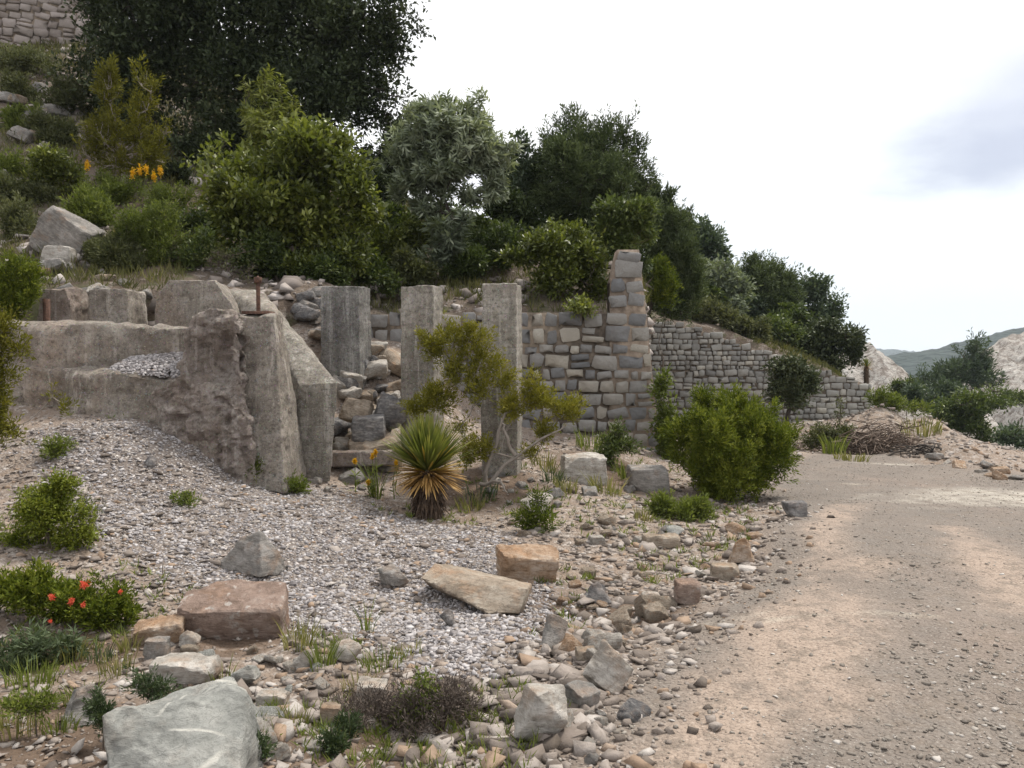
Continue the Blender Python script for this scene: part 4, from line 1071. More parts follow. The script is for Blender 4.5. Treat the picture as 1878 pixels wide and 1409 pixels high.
BARKP = mat_bark('pale juniper bark', (.17, .145, .12), (.33, .29, .255))

def blobs3(bl, Y, deep=.85):
    out = []
    for b in bl:
        u, v, ru, rv = b[:4]; y = Y + (b[4] if len(b) > 4 else 0)
        k = y / F; out.append((W(u, v, y), np.array([ru * k, ru * k * deep, rv * k])))
    return out
def plant(name, cat, label, bl, Y, leaf, kind, n, per, L, Wd, cl, tr=.06, base=None, bark=None, gap=.2, gfreq=None, shell=.42, droop=0.0,
          seed=0, group=None, twigs=26, twr=None, deep=.85, fork=.35, woodname='trunk', crooked=.12, tintsh=0.0, flowers=None, sub=None, bz=None):
    rng = np.random.default_rng(seed + 1000); B0 = blobs3(bl, Y, deep); B = B0
    ns, fx, fz = sub or dict(broad=(9, .42, .36), long=(9, .40, .36), scale=(10, .30, .46))[kind]
    big = np.mean([x[1][0] * x[1][2] for x in B0]); out = []
    if big > .015 and n > 60 and ns > 1:
        for c, r in B0:                                # every mass of the crown breaks into boughs of its own
            m = max(2, int(round(ns * min(1.6, r[0] * r[2] / big))))
            dd = unit(rng.normal(size=(m, 3))); q = rng.uniform(.35, .92, (m, 1))
            for p in c + dd * q * r * (1 - np.array([fx, fx, fz]) * .22):
                out.append((p, np.array([fx, fx, fz]) * r * rng.uniform(.7, 1.25)))
        B = out; twigs = max(3, int(twigs * len(B0) * .55 / len(B)) + 2)
    if base is None:
        lo = min(B, key=lambda b: b[0][2]); bx = np.mean([b[0][0] for b in B]); bxy = (bx * .5 + lo[0][0] * .5, Y)
    else: q = W(base[0], base[1], Y); bxy = (q[0], Y)
    b = np.array([bxy[0], bxy[1], g1(*bxy) if bz is None else bz])
    o = empty(name, b, label, cat, group)
    P, d, bi = crown_points(rng, B, n, shell, gap, gfreq or 1.6 / max(.3, np.mean([x[1][0] for x in B])), seed)
    gz = G(P[:, 0], P[:, 1]); k = P[:, 2] > gz + .02; P, d, bi = P[k], d[k], bi[k]
    mb = MB(); foliage(mb, rng, P, d, per, kind, L, Wd, cl, droop, tintsh); mb.build('crown', LM(leaf), o, b)
    mb = MB(); wood_paths(mb, rng, b, B, np.column_stack([P, bi]), tr, per=twigs, twr=twr or max(.004, Y * .00035), fork=fork, crooked=crooked)
    mb.build(woodname, bark or BARK, o, b)
    if flowers is not None:
        for fu, fv, fs in flowers:
            c = W(fu, fv, Y - .25); k = rng.normal(0, 1, (34, 3)) * fs * np.array([.5, .5, .7]); mb = MB()
            foliage(mb, rng, c + k * .55, unit(k), 3, 'broad', fs * .75, fs * .22, fs * .3); mb.build('flower', LM('red'), o, b)
    return o


def plumes(cx, cy, rx, ry, n, ru, rv, dep, seed, flat=.0):
    """upright foliage plumes spread over the body of a juniper"""
    r = np.random.default_rng(seed); out = []
    while len(out) < n:
        x, y, z = r.uniform(-1, 1, 3)
        if x * x + y * y + z * z > 1: continue
        k = 1 - .3 * max(0, -y)
        out.append((cx + x * rx * k, cy + y * ry, ru * r.uniform(.7, 1.25), rv * r.uniform(.7, 1.3) * (1 + .25 * max(0, -y)), z * dep))
    return out
# --- trees of the hillside
plant('oak_tree', 'tree', 'huge dark evergreen oak filling the top left', [(230, 130, 110, 130), (180, 250, 60, 70), (330, 40, 150, 120), (480, 30, 160, 130), (625, 40, 125, 95), (420, 200, 140, 110), (560, 190, 130, 100), (680, 130, 70, 80), (670, 235, 85, 70),
      (300, 270, 100, 55), (390, 300, 100, 50), (560, 290, 110, 60), (700, 20, 55, 55), (700, 90, 55, 55), (690, 300, 60, 45), (640, 170, 80, 80), (720, 240, 40, 50), (610, 300, 90, 45), (250, -60, 160, 80), (550, -80, 180, 80), (740, 180, 20, 20)], 21, 'oakdark', 'broad', 14000, 8, .13, .065, .20, tr=.32, base=(470, 360), bark=BARKD, gap=.12, gfreq=1.1, shell=.55, seed=1, twigs=40, twr=.012, fork=.45, sub=(9, .50, .46))
plant('juniper_tree', 'tree', 'thin yellowish juniper with two tops and bare pale branches', [(205, 165, 26, 48), (190, 240, 42, 55), (268, 180, 26, 55), (275, 255, 42, 45), (225, 300, 65, 28), (295, 285, 24, 18), (165, 250, 18, 50), (310, 235, 12, 20)], 16.5, 'junyellow', 'scale', 380, 26, .085, .022, .15, tr=.075, base=(225, 330), bark=BARKP, gap=.3, seed=2, twigs=34, twr=.011, tintsh=-.28)
plant('upright_shrub', 'shrub', 'upright bright shrub with drooping long leaves before the dark oak', [(452, 180, 10, 50), (487, 165, 13, 48), (514, 175, 11, 52), (540, 190, 9, 36), (490, 225, 48, 36), (478, 268, 36, 34)], 18.5, 'bright', 'long', 300, 11, .17, .042, .13, tr=.05, base=(480, 330), gap=.1, seed=3, droop=.45, tintsh=.3)
plant('broadleaf_bush', 'bush', 'large rounded bright green broadleaf bush in the middle of the slope', [(560, 300, 90, 70), (455, 335, 85, 65), (600, 365, 85, 80), (500, 395, 110, 65), (415, 395, 65, 60), (640, 330, 48, 60), (560, 440, 100, 45), (405, 285, 32, 40), (610, 250, 34, 34), (420, 455, 55, 30), (650, 400, 45, 45)], 14.8, 'bright', 'broad', 3400, 7, .12, .062, .14, tr=.11, base=(540, 500), gap=.25, shell=.38, seed=4)
plant('silver_tree', 'tree', 'pale silvery green tree with whorls of long leaves', [(805, 235, 80, 45), (790, 200, 55, 26), (850, 205, 50, 28), (765, 275, 62, 55), (865, 265, 75, 60), (820, 310, 85, 50), (918, 285, 36, 40), (738, 335, 42, 36), (790, 365, 40, 36), (880, 335, 45, 40), (800, 200, 40, 25)], 17, 'silver', 'long', 1800, 13, .19, .042, .15, tr=.13, base=(830, 470), bark=BARKD, gap=.2, shell=.40, tintsh=.1, droop=.18, seed=5, twigs=46, twr=.012, fork=.5)
plant('silver_shrub', 'shrub', 'small silvery shrub hanging over the slope below the silvery tree', [(815, 440, 38, 45), (790, 470, 25, 22), (850, 400, 30, 28)], 16, 'silver', 'long', 150, 12, .20, .042, .15, tr=.035, base=(820, 510), gap=.2, droop=.3, seed=6, tintsh=-.2)
plant('oak_sapling', 'tree', 'slim grey sapling against the sky right of the silvery tree', [(957, 255, 17, 26), (950, 300, 30, 34), (962, 335, 28, 26), (942, 340, 22, 26)], 20, 'oakfar', 'broad', 260, 6, .13, .055, .14, tr=.06, base=(955, 430), bark=BARKD, gap=.25, seed=7, tintsh=-.15)
plant('juniper_tree', 'tree', 'large dark juniper on the skyline above the stone pier', plumes(1080, 345, 112, 80, 46, 24, 34, 1.1, 6) + [(1040, 238, 16, 28), (1060, 250, 18, 34), (1015, 265, 16, 30), (1085, 262, 20, 30), (1128, 245, 16, 28), (1145, 262, 18, 32), (1162, 290, 14, 32), (1100, 285, 24, 30), (1000, 290, 16, 30), (985, 330, 20, 34), (1185, 340, 14, 34), (1000, 405, 55, 36), (1110, 425, 70, 30)], 20, 'juniper', 'scale', 3000, 26, .10, .026, .20, tr=.14, base=(1060, 480), bark=BARKD, gap=.12, shell=.5, seed=8, twigs=10, twr=.012, sub=(1, 1, 1))
plant('leafy_bush', 'bush', 'dense green bush spilling over the near stone wall', [(1020, 450, 72, 40), (962, 462, 40, 32), (1060, 490, 55, 50), (1010, 512, 60, 38), (1095, 520, 26, 36), (1080, 455, 45, 32)], 15.3, 'bright', 'broad', 1350, 8, .10, .05, .13, tr=.06, base=(1030, 560), gap=.22, seed=9, tintsh=-.12)
plant('leafy_bush', 'bush', 'greyish green bush on top of the stone pier', [(1150, 395, 48, 32), (1118, 418, 36, 28), (1182, 420, 26, 26), (1140, 450, 30, 22)], 15.8, 'green', 'broad', 620, 8, .10, .048, .13, tr=.05, base=(1140, 520), gap=.2, seed=10)
plant('wall_plant', 'plant', 'small bright plant rooted in the top course of the near wall', [(1065, 563, 26, 13), (1075, 572, 16, 10)], 13.75, 'bright', 'broad', 80, 7, .09, .04, .09, tr=.012, base=(1065, 574), bz=W(1065, 576, 13.75)[2], gap=0, seed=11, woodname='stem')
plant('low_bush', 'bush', 'low dark bush under the silvery tree beside the bright bush', [(900, 495, 40, 30), (930, 440, 36, 40), (880, 450, 30, 26)], 16.5, 'green', 'broad', 420, 7, .10, .045, .12, tr=.04, gap=.25, seed=12, tintsh=-.2)
plant('low_bush', 'bush', 'creeping bush hanging beside the leftmost pillar top', [(680, 500, 40, 28), (655, 470, 40, 36), (710, 520, 26, 28)], 15, 'green', 'broad', 480, 7, .09, .045, .12, tr=.04, gap=.25, seed=13, tintsh=-.12)
plant('juniper_tree', 'tree', 'dark juniper just right of the stone pier', [(1212, 430, 40, 55), (1238, 480, 46, 60), (1202, 505, 36, 50), (1262, 520, 36, 40), (1225, 555, 50, 28), (1190, 400, 26, 40)], 24, 'juniper', 'scale', 1500, 22, .12, .03, .24, tr=.12, base=(1185, 590), bark=BARKD, gap=.22, seed=14, twr=.016)
plant('juniper_sapling', 'tree', 'small bright pointed juniper beside the stone pier', [(1213, 500, 13, 24), (1215, 535, 23, 28)], 21, 'junbright', 'scale', 260, 20, .09, .025, .17, tr=.03, base=(1180, 590), gap=.1, seed=15, tintsh=-.1)
plant('oak_tree', 'tree', 'grey green oak on the skyline right of the dark juniper', [(1285, 448, 38, 40), (1312, 472, 28, 28), (1262, 470, 34, 40), (1295, 505, 36, 30)], 37, 'oakfar', 'broad', 1000, 7, .22, .11, .30, tr=.14, gap=.25, seed=16, twr=.022, base=(1290, 590), tintsh=-.2)
plant('oak_tree', 'tree', 'pale grey leaved tree above the left end of the far wall', [(1310, 515, 38, 34), (1345, 525, 36, 30), (1330, 560, 40, 26), (1290, 535, 30, 30)], 34, 'silver', 'broad', 900, 7, .22, .09, .30, tr=.12, gap=.22, seed=17, twr=.02, base=(1330, 605), tintsh=-.1)
plant('juniper_tree', 'tree', 'dark juniper in the middle of the trees above the far wall', [(1385, 512, 34, 44), (1422, 525, 32, 40), (1398, 570, 60, 36), (1445, 550, 30, 36), (1360, 560, 30, 30)], 37, 'juniper', 'scale', 1500, 20, .17, .045, .34, tr=.14, gap=.22, seed=18, twr=.022, base=(1400, 620), tintsh=.1)
plant('oak_tree', 'tree', 'airy pale oak with sky showing between its limbs', [(1482, 530, 40, 34), (1512, 552, 38, 34), (1540, 575, 24, 30), (1478, 575, 34, 28), (1505, 600, 36, 22)], 38, 'oakfar', 'broad', 800, 6, .20, .09, .30, tr=.13, bark=BARKD, gap=.38, seed=19, twigs=34, twr=.024, base=(1500, 660), tintsh=-.1)
plant('oak_tree', 'tree', 'dark rounded oak at the right end of the far wall', [(1530, 612, 46, 34), (1502, 640, 42, 40), (1560, 635, 24, 32), (1570, 660, 18, 20), (1480, 655, 28, 22), (1520, 665, 30, 22)], 33.5, 'oakdark', 'broad', 1500, 7, .18, .09, .26, tr=.13, gap=.15, seed=20, twr=.02, base=(1510, 700), tintsh=.25)
plant('leafy_bush', 'bush', 'fresh green bush on the slope above the far wall', [(1430, 602, 46, 22), (1395, 612, 36, 18), (1455, 622, 26, 20)], 32.8, 'green', 'broad', 420, 7, .17, .08, .24, tr=.06, gap=.15, seed=21, twr=.014)
for k, (bl, Y, lf, lab) in enumerate([([(730, 420, 34, 40), (700, 395, 24, 30)], 18, 'green', 'dark bush between the bright bush and the silvery tree'), ([(950, 400, 40, 44), (920, 380, 30, 30), (985, 430, 40, 30)], 19, 'juniper', 'dark bush below the slim grey sapling'),
    ([(870, 480, 36, 26), (840, 500, 30, 18)], 16, 'green', 'low bush on the slope behind the tallest pillar'), ([(600, 500, 44, 26), (570, 515, 30, 18)], 14.2, 'green', 'low shaded bush under the bright broadleaf bush'), ([(760, 500, 30, 22), (740, 480, 22, 20)], 15.4, 'olive', 'dull scrub behind the middle pillar'),
    ([(1150, 470, 40, 30), (1170, 440, 26, 30)], 18, 'juniper', 'dark bush hidden behind the stone pier'), ([(1260, 560, 40, 26), (1290, 545, 36, 24)], 33, 'green', 'dark bush above the shaded end of the far wall')]):
    plant('low_bush', 'bush', lab, bl, Y, lf, 'broad', int(260 + 6 * len(bl) * bl[0][2]), 7, .006 * Y, .0028 * Y, .13, tr=.03, gap=.2, seed=120 + k, tintsh=-.12)
for k, (bl, Y, lf, lab) in enumerate([([(360, 430, 50, 54), (340, 470, 40, 34)], 15.5, 'green', 'dark bush at the left foot of the bright broadleaf bush'), ([(680, 350, 36, 50), (700, 400, 34, 30)], 19, 'oakdark', 'dark bush closing the gap right of the bright broadleaf bush'),
    ([(715, 300, 34, 60), (700, 350, 40, 50), (735, 260, 24, 40)], 22, 'oakdark', 'dark thicket between the huge oak and the silvery tree'), ([(720, 460, 50, 34), (760, 440, 40, 34), (690, 440, 30, 26)], 17, 'bright', 'leafy thicket on the slope between the pillars and the silvery tree'),
    ([(50, 230, 40, 26), (110, 270, 40, 28)], 19.5, 'weed', 'light green scrub below the high band of rocks'), ([(40, 360, 50, 26), (90, 370, 40, 22)], 16.3, 'olive', 'dull low scrub above the leaning hillside boulder'),
    ([(200, 470, 50, 26), (240, 490, 40, 20)], 13.3, 'olive', 'low dull scrub above the squat concrete stub'), ([(480, 470, 50, 34), (520, 490, 40, 24)], 14.3, 'green', 'shaded low bush right of the dry twiggy bush'),
    ([(800, 420, 60, 44), (850, 440, 50, 40), (770, 450, 40, 30)], 19, 'green', 'shaded thicket behind the trunk of the silvery tree'), ([(960, 340, 40, 50), (930, 360, 34, 44)], 22, 'juniper', 'dark juniper behind the slim grey sapling'),
    ([(900, 440, 50, 40), (960, 500, 40, 30)], 17.5, 'green', 'green thicket left of the bush that spills over the wall'), ([(1190, 400, 40, 60), (1215, 380, 30, 50), (1240, 420, 36, 50)], 27, 'juniper', 'dark juniper rising behind the stone pier'),
    ([(1340, 545, 40, 40), (1370, 570, 36, 30)], 36.5, 'oakfar', 'grey green bush between the trees above the far wall'), ([(1450, 585, 40, 36), (1470, 620, 36, 26)], 35, 'green', 'green bush between the trees at the right above the far wall'),
    ([(620, 470, 60, 36), (560, 490, 50, 30)], 14.5, 'bright', 'leafy low bush under the right side of the bright broadleaf bush'), ([(90, 250, 46, 34), (50, 270, 34, 26)], 19, 'olive', 'olive bush left of the thin juniper'),
    ([(170, 390, 40, 36), (190, 420, 34, 30)], 15, 'weed', 'light bush right of the leaning hillside boulder'), ([(320, 330, 34, 34), (330, 370, 40, 30)], 17.5, 'oakdark', 'dark bush under the left edge of the bright broadleaf bush')]):
    plant('hillside_bush', 'bush', lab, bl, Y, lf, 'scale' if lf in ('juniper', 'olive', 'weed') else 'broad', int(340 * len(bl)), 15 if lf in ('juniper', 'olive', 'weed') else 8, .0058 * Y, (.0016 if lf in ('juniper', 'olive', 'weed') else .0028) * Y, .13, tr=.03, gap=.15, seed=140 + k, tintsh=-.08)
for k, (bl, lab) in enumerate([([(1325, 588, 46, 18), (1290, 575, 38, 20)], 'olive scrub above the left part of the far wall'), ([(1375, 612, 36, 18), (1350, 600, 30, 16)], 'olive scrub above the middle of the far wall'), ([(1240, 572, 36, 18), (1210, 585, 20, 12)], 'olive scrub hanging over the shaded left end of the far wall')]):
    plant('scrub_bush', 'bush', lab, bl, 31.2, 'olive', 'scale', 420, 12, .16, .05, .20, tr=.04, gap=.1, seed=22 + k, twr=.012, group='scrub bushes above the far wall')
plant('oak_tree', 'tree', 'small dark tree with a bare trunk standing in front of the far wall', [(1455, 678, 42, 24), (1440, 708, 36, 26), (1487, 700, 26, 24), (1455, 732, 36, 16), (1425, 690, 18, 16)], 25, 'oakdark', 'broad', 880, 7, .13, .07, .18, tr=.08, base=(1443, 800), bark=BARKD, gap=.15, seed=26, twr=.014, fork=.6, tintsh=.3)
# --- bushes beside the road
plant('juniper_bush', 'bush', 'dense rounded bright green juniper bush at the road edge', plumes(1338, 830, 100, 76, 62, 19, 30, .62, 5) + [(1290, 735, 10, 26), (1345, 745, 11, 26), (1412, 765, 11, 24), (1448, 800, 12, 20), (1240, 800, 14, 26), (1318, 748, 10, 24), (1380, 758, 10, 22)], 11.1, 'junbright', 'scale', 4200, 26, .055, .015, .11, tr=.07, base=(1325, 920), bark=BARKD, gap=.1, shell=.5, seed=30, twigs=9, tintsh=.06, fork=.25, sub=(1, 1, 1))
plant('weed_clump', 'plant', 'tall fresh green weeds between the stone pier and the juniper bush', [(1212, 725, 16, 36), (1222, 780, 18, 50), (1228, 845, 20, 48), (1215, 690, 10, 20), (1245, 870, 24, 30)], 13.4, 'weed', 'broad', 520, 8, .09, .035, .12, tr=.012, gap=.05, seed=31, woodname='stem', base=(1228, 895), tintsh=-.12)
plant('juniper_tree', 'tree', 'straggly yellow green juniper growing in front of the tallest pillar', [(828, 632, 36, 32), (790, 622, 16, 14), (868, 618, 22, 22), (880, 665, 28, 24), (915, 690, 20, 24), (842, 685, 30, 20), (795, 735, 36, 22), (760, 752, 22, 12), (975, 705, 18, 22), (1018, 740, 34, 20), (1052, 752, 20, 18), (945, 745, 28, 16), (880, 720, 26, 20), (872, 828, 26, 16), (900, 905, 24, 16), (985, 832, 22, 8), (1000, 790, 16, 14), (845, 780, 20, 14)], 9.8, 'junyellow', 'scale', 1000, 22, .046, .013, .085, tr=.032, base=(893, 915), bark=BARKP, gap=.2, seed=32, twigs=12, twr=.0045, fork=.4, crooked=.2, tintsh=.04, sub=(1, 1, 1))
plant('seedling_juniper', 'plant', 'sparse seedling juniper on the stones before the pale rocks', [(985, 950, 26, 18), (965, 968, 26, 14), (1000, 965, 18, 14), (985, 918, 8, 20)], 8.2, 'junbright', 'scale', 110, 20, .045, .012, .09, tr=.014, base=(982, 990), gap=.1, seed=33, twr=.003)
plant('small_shrub', 'shrub', 'small dark green shrub at the foot of the stone pier', [(1125, 820, 34, 24), (1135, 790, 14, 26), (1105, 840, 24, 16), (1160, 825, 18, 16)], 12.0, 'green', 'broad', 330, 7, .06, .025, .09, tr=.015, gap=.1, seed=34, base=(1125, 860))
plant('weed_clump', 'plant', 'pale green weed clump on the verge below the juniper bush', [(1255, 945, 42, 18), (1290, 938, 24, 14), (1215, 935, 16, 24)], 9.2, 'weed', 'scale', 330, 14, .06, .016, .09, tr=.008, gap=.05, seed=35, woodname='stem', base=(1255, 965))
plant('scrub_bush', 'bush', 'scruffy bush at the left edge of the brush pile', [(1515, 800, 34, 22), (1545, 795, 28, 24), (1500, 812, 24, 16), (1540, 760, 10, 26)], 19.6, 'olive', 'broad', 360, 7, .09, .035, .14, tr=.025, gap=.15, seed=36, base=(1520, 835))
plant('weed_clump', 'plant', 'low yellowish tuft on the dirt right of the brush pile', [(1654, 838, 16, 8)], 18.4, 'weed', 'scale', 90, 12, .08, .02, .08, tr=.006, gap=0, seed=37, woodname='stem', base=(1654, 846), tintsh=.1)
plant('scrub_bush', 'bush', 'yellowish scrub along the crest of the right hand mound', [(1640, 742, 40, 12), (1610, 735, 24, 16), (1680, 752, 24, 9)], 25, 'weed', 'scale', 260, 10, .12, .03, .14, tr=.012, gap=.1, seed=38, woodname='stem', base=(1640, 765), tintsh=-.1)
# --- trees in the valley at the right
plant('pine_tree', 'tree', 'blue grey pine behind the other valley trees at the right', [(1785, 650, 24, 26), (1770, 680, 50, 24), (1730, 690, 30, 22), (1810, 690, 34, 26), (1700, 705, 30, 20)], 62, 'oakfar', 'scale', 700, 16, .30, .08, .5, tr=.2, gap=.22, seed=40, twr=.035, base=(1780, 780), tintsh=-.3)
plant('oak_tree', 'tree', 'dark tree at the left of the valley trees', [(1700, 735, 34, 22), (1680, 722, 26, 18), (1735, 730, 34, 22)], 46, 'oakfar', 'broad', 560, 7, .24, .1, .34, tr=.16, gap=.2, seed=41, twr=.026, base=(1700, 800), tintsh=-.25)
plant('leafy_bush', 'tree', 'bright green tree at the front of the valley trees', [(1760, 745, 50, 30), (1800, 735, 46, 24), (1780, 775, 50, 28), (1810, 800, 30, 22), (1730, 765, 34, 24), (1830, 715, 22, 14)], 40, 'green', 'broad', 1150, 7, .2, .085, .3, tr=.15, gap=.18, seed=42, twr=.024, base=(1775, 830), tintsh=.0)
for k, (u, v, r, Y) in enumerate([(1862, 730, 26, 60), (1850, 800, 30, 34), (1868, 845, 22, 30), (1735, 705, 26, 70), (1655, 712, 26, 55)]):
    plant('valley_bush', 'bush', 'bush on the slope of the valley at the right', [(u, v, r, r * .6), (u + r, v + 6, r * .7, r * .4)], Y, 'oakfar' if k % 2 else 'green', 'broad', 240, 7, .12 + .0022 * Y, .05 + .001 * Y, .25, tr=.05, gap=.15, seed=44 + k, twr=.02, group='bushes in the valley')
# --- shrubs of the left slope
hs = [('leafy round green shrub on the left slope under the pale juniper', [(105, 300, 50, 36), (130, 330, 30, 30), (80, 335, 34, 26), (70, 280, 22, 20)], 16.5, 'bright', 'broad', 800, 7, .085, .04, .12, .02),
      ('light green feathery shrub right of the leaning hillside boulder', [(265, 420, 62, 46), (290, 460, 60, 36), (235, 450, 40, 36), (300, 400, 36, 30)], 13.6, 'weed', 'scale', 900, 14, .06, .018, .11, -.2),
      ('olive green shrub under the yellow goldenrods', [(250, 360, 60, 26), (200, 350, 40, 26), (310, 365, 40, 28)], 16, 'weed', 'scale', 560, 13, .07, .02, .12, -.12),
      ('leafy shrub beside the dry twiggy bush', [(330, 480, 46, 26), (370, 450, 34, 34), (300, 500, 28, 16)], 13.6, 'green', 'broad', 460, 7, .065, .03, .10, -.05),
      ('olive scrub below the high stone wall', [(60, 120, 50, 22), (25, 110, 40, 20), (90, 150, 30, 22)], 23, 'olive', 'scale', 480, 13, .11, .03, .18, .0),
      ('scrubby bush under the left edge of the dark oak', [(120, 175, 34, 28), (95, 200, 26, 20)], 20.5, 'olive', 'scale', 300, 13, .1, .028, .16, -.15),
      ('dull green shrub above the white hillside stones', [(30, 165, 34, 22), (60, 185, 26, 16)], 21.5, 'olive', 'scale', 300, 13, .1, .028, .16, -.1),
      ('grassy shrub left of the leaning hillside boulder', [(25, 400, 34, 36), (50, 420, 26, 26), (20, 440, 30, 20)], 14.8, 'olive', 'scale', 420, 13, .075, .02, .12, .05),
      ('yellow green shrub near the left edge halfway up the slope', [(20, 310, 28, 28), (35, 345, 32, 22)], 17, 'weed', 'scale', 330, 12, .08, .022, .13, -.15)]
for k, (lab, bl, Y, lf, kd, n, per, L, w, cl, ts) in enumerate(hs):
    plant('hillside_shrub', 'shrub', lab, bl, Y, lf, kd, n, per, L, w, cl, tr=.02, gap=.15, seed=60 + k, tintsh=ts, group='shrubs on the left slope')
plant('dry_bush', 'bush', 'dry bush of thin grey twigs above the chamfered block', [(430, 480, 50, 30), (400, 470, 40, 28), (455, 510, 40, 20)], 13.4, 'olive', 'broad', 260, 2, .05, .02, .1, tr=.02, bark=LM('dead'), gap=.1, seed=72, twigs=90, twr=.0045, base=(430, 520), woodname='twigs')
plant('juniper_bush', 'bush', 'bright juniper bush at the left edge above the wall', [(20, 520, 36, 40), (45, 500, 24, 30), (10, 560, 34, 26), (55, 545, 22, 24)], 10.9, 'junbright', 'scale', 900, 20, .05, .015, .10, tr=.03, gap=.18, seed=73, base=(20, 600), tintsh=-.02)
plant('juniper_tree', 'tree', 'juniper leaning in at the left edge before the foundation wall', [(8, 605, 26, 20), (25, 640, 26, 14), (-20, 690, 40, 40), (118, 742, 16, 22), (100, 725, 14, 8), (14, 795, 26, 22), (-30, 760, 40, 40), (-20, 620, 40, 40)], 7.8, 'junyellow', 'scale', 520, 22, .045, .013, .085, tr=.04, bark=BARKP, gap=.1, seed=74, twigs=20, twr=.004, base=(-40, 900), tintsh=-.18)
plant('leafy_bush', 'bush', 'bright yellow green bush at the left edge of the gravel fan', [(75, 945, 55, 55), (110, 920, 40, 48), (45, 985, 40, 46), (140, 965, 40, 50), (95, 1005, 60, 30), (20, 1000, 30, 36)], 6.3, 'junbright', 'broad', 1500, 9, .030, .014, .06, tr=.018, gap=.12, seed=75, base=(90, 1045), tintsh=.22, twr=.003)
plant('dry_bush', 'bush', 'grey twiggy half dead bush behind the bright left bush', [(160, 930, 28, 46), (150, 980, 34, 40), (125, 890, 26, 24)], 6.5, 'olive', 'broad', 300, 3, .025, .01, .05, tr=.012, bark=LM('dead'), gap=.05, seed=76, twigs=80, twr=.0022, base=(150, 1040), woodname='twigs')
plant('flowering_shrub', 'shrub', 'yellowish green shrub with red flowers at the lower left', [(190, 1105, 50, 40), (130, 1100, 45, 40), (60, 1085, 50, 38), (215, 1130, 36, 34), (110, 1140, 60, 30), (20, 1090, 40, 40), (160, 1155, 60, 24)], 5.25, 'junbright', 'scale', 1250, 15, .032, .011, .055, tr=.014, gap=.12, seed=77, base=(140, 1190), twr=.0022, tintsh=.12,
      flowers=[(153, 1074, .026), (95, 1096, .02), (131, 1104, .019), (152, 1110, .016), (221, 1085, .014), (92, 1140, .013)])
plant('weed_clump', 'plant', 'grey green weedy plants at the bottom left corner', [(60, 1180, 50, 24), (100, 1200, 40, 20), (30, 1210, 36, 22), (120, 1180, 30, 26)], 4.75, 'rosemary', 'long', 260, 9, .06, .010, .05, tr=.006, gap=.05, seed=78, woodname='stem', base=(80, 1230), twr=.002, tintsh=.1)
for k, (u, v, ru, rv, lab) in enumerate([(278, 1262, 36, 26, 'dark green needle leaved tuft on top of the veined boulder'), (188, 1308, 18, 28, 'narrow dark green tuft left of the veined boulder'), (465, 1385, 20, 22, 'dark tuft right of the veined boulder at the bottom edge'), (640, 1350, 26, 30, 'dark tuft at the left of the dead looking shrub'), (608, 1370, 16, 22, 'low dark tuft below the cream stone')]):
    plant('needle_tuft', 'plant', lab, [(u, v, ru, rv)], [3.62, 3.5, 3.1, 3.55, 3.35][k], 'rosemary', 'scale', 70, 22, .022, .006, .035, tr=.004, gap=0, seed=80 + k, woodname='stem', base=(u, v + rv), twr=.0015, shell=.6, tintsh=-.1, group='needle leaved tufts')
plant('low_shrub', 'shrub', 'low dark half dead shrub in the hollow at the bottom centre', [(700, 1345, 90, 34), (790, 1325, 76, 38), (650, 1320, 60, 26), (820, 1290, 46, 30), (720, 1395, 90, 26)], 3.75, 'dead', 'scale', 1300, 12, .03, .004, .055, tr=.01, bark=LM('dead'), gap=.1, seed=86, twigs=70, twr=.0018, base=(720, 1400), woodname='twigs')
plant('leafy_weed', 'plant', 'light green leafy weed rising from the dark low shrub', [(755, 1290, 26, 34), (790, 1275, 22, 24), (735, 1315, 20, 20), (775, 1250, 14, 16)], 3.75, 'weed', 'broad', 130, 6, .024, .012, .035, tr=.004, gap=0, seed=87, woodname='stem', base=(760, 1340), twr=.0015, tintsh=-.1)
small = [(105, 828, 20, 18, 8.2, 'yellow green tuft on the gravel against the foundation wall'), (458, 862, 20, 14, 9.0, 'bright little tuft at the foot of the streaked column'), (540, 893, 20, 12, 9.1, 'low tuft between the column and the sloping buttress'), (340, 925, 22, 8, 7.8, 'tiny weeds in the middle of the gravel fan'), (300, 1075, 20, 16, 6.0, 'thin weeds above the pinkish slab'), (65, 1290, 40, 18, 3.6, 'pale weeds at the lower left corner')]
for k, (u, v, ru, rv, Y, lab) in enumerate(small):
    plant('small_tuft', 'plant', lab, [(u, v, ru, rv)], Y, 'weed', 'scale', 80, 14, .004 * Y + .012, .0012 * Y + .004, .008 * Y, tr=.004, gap=.0, seed=90 + k, woodname='stem', base=(u, v + rv), twr=.002, group='small weed tufts on the gravel')

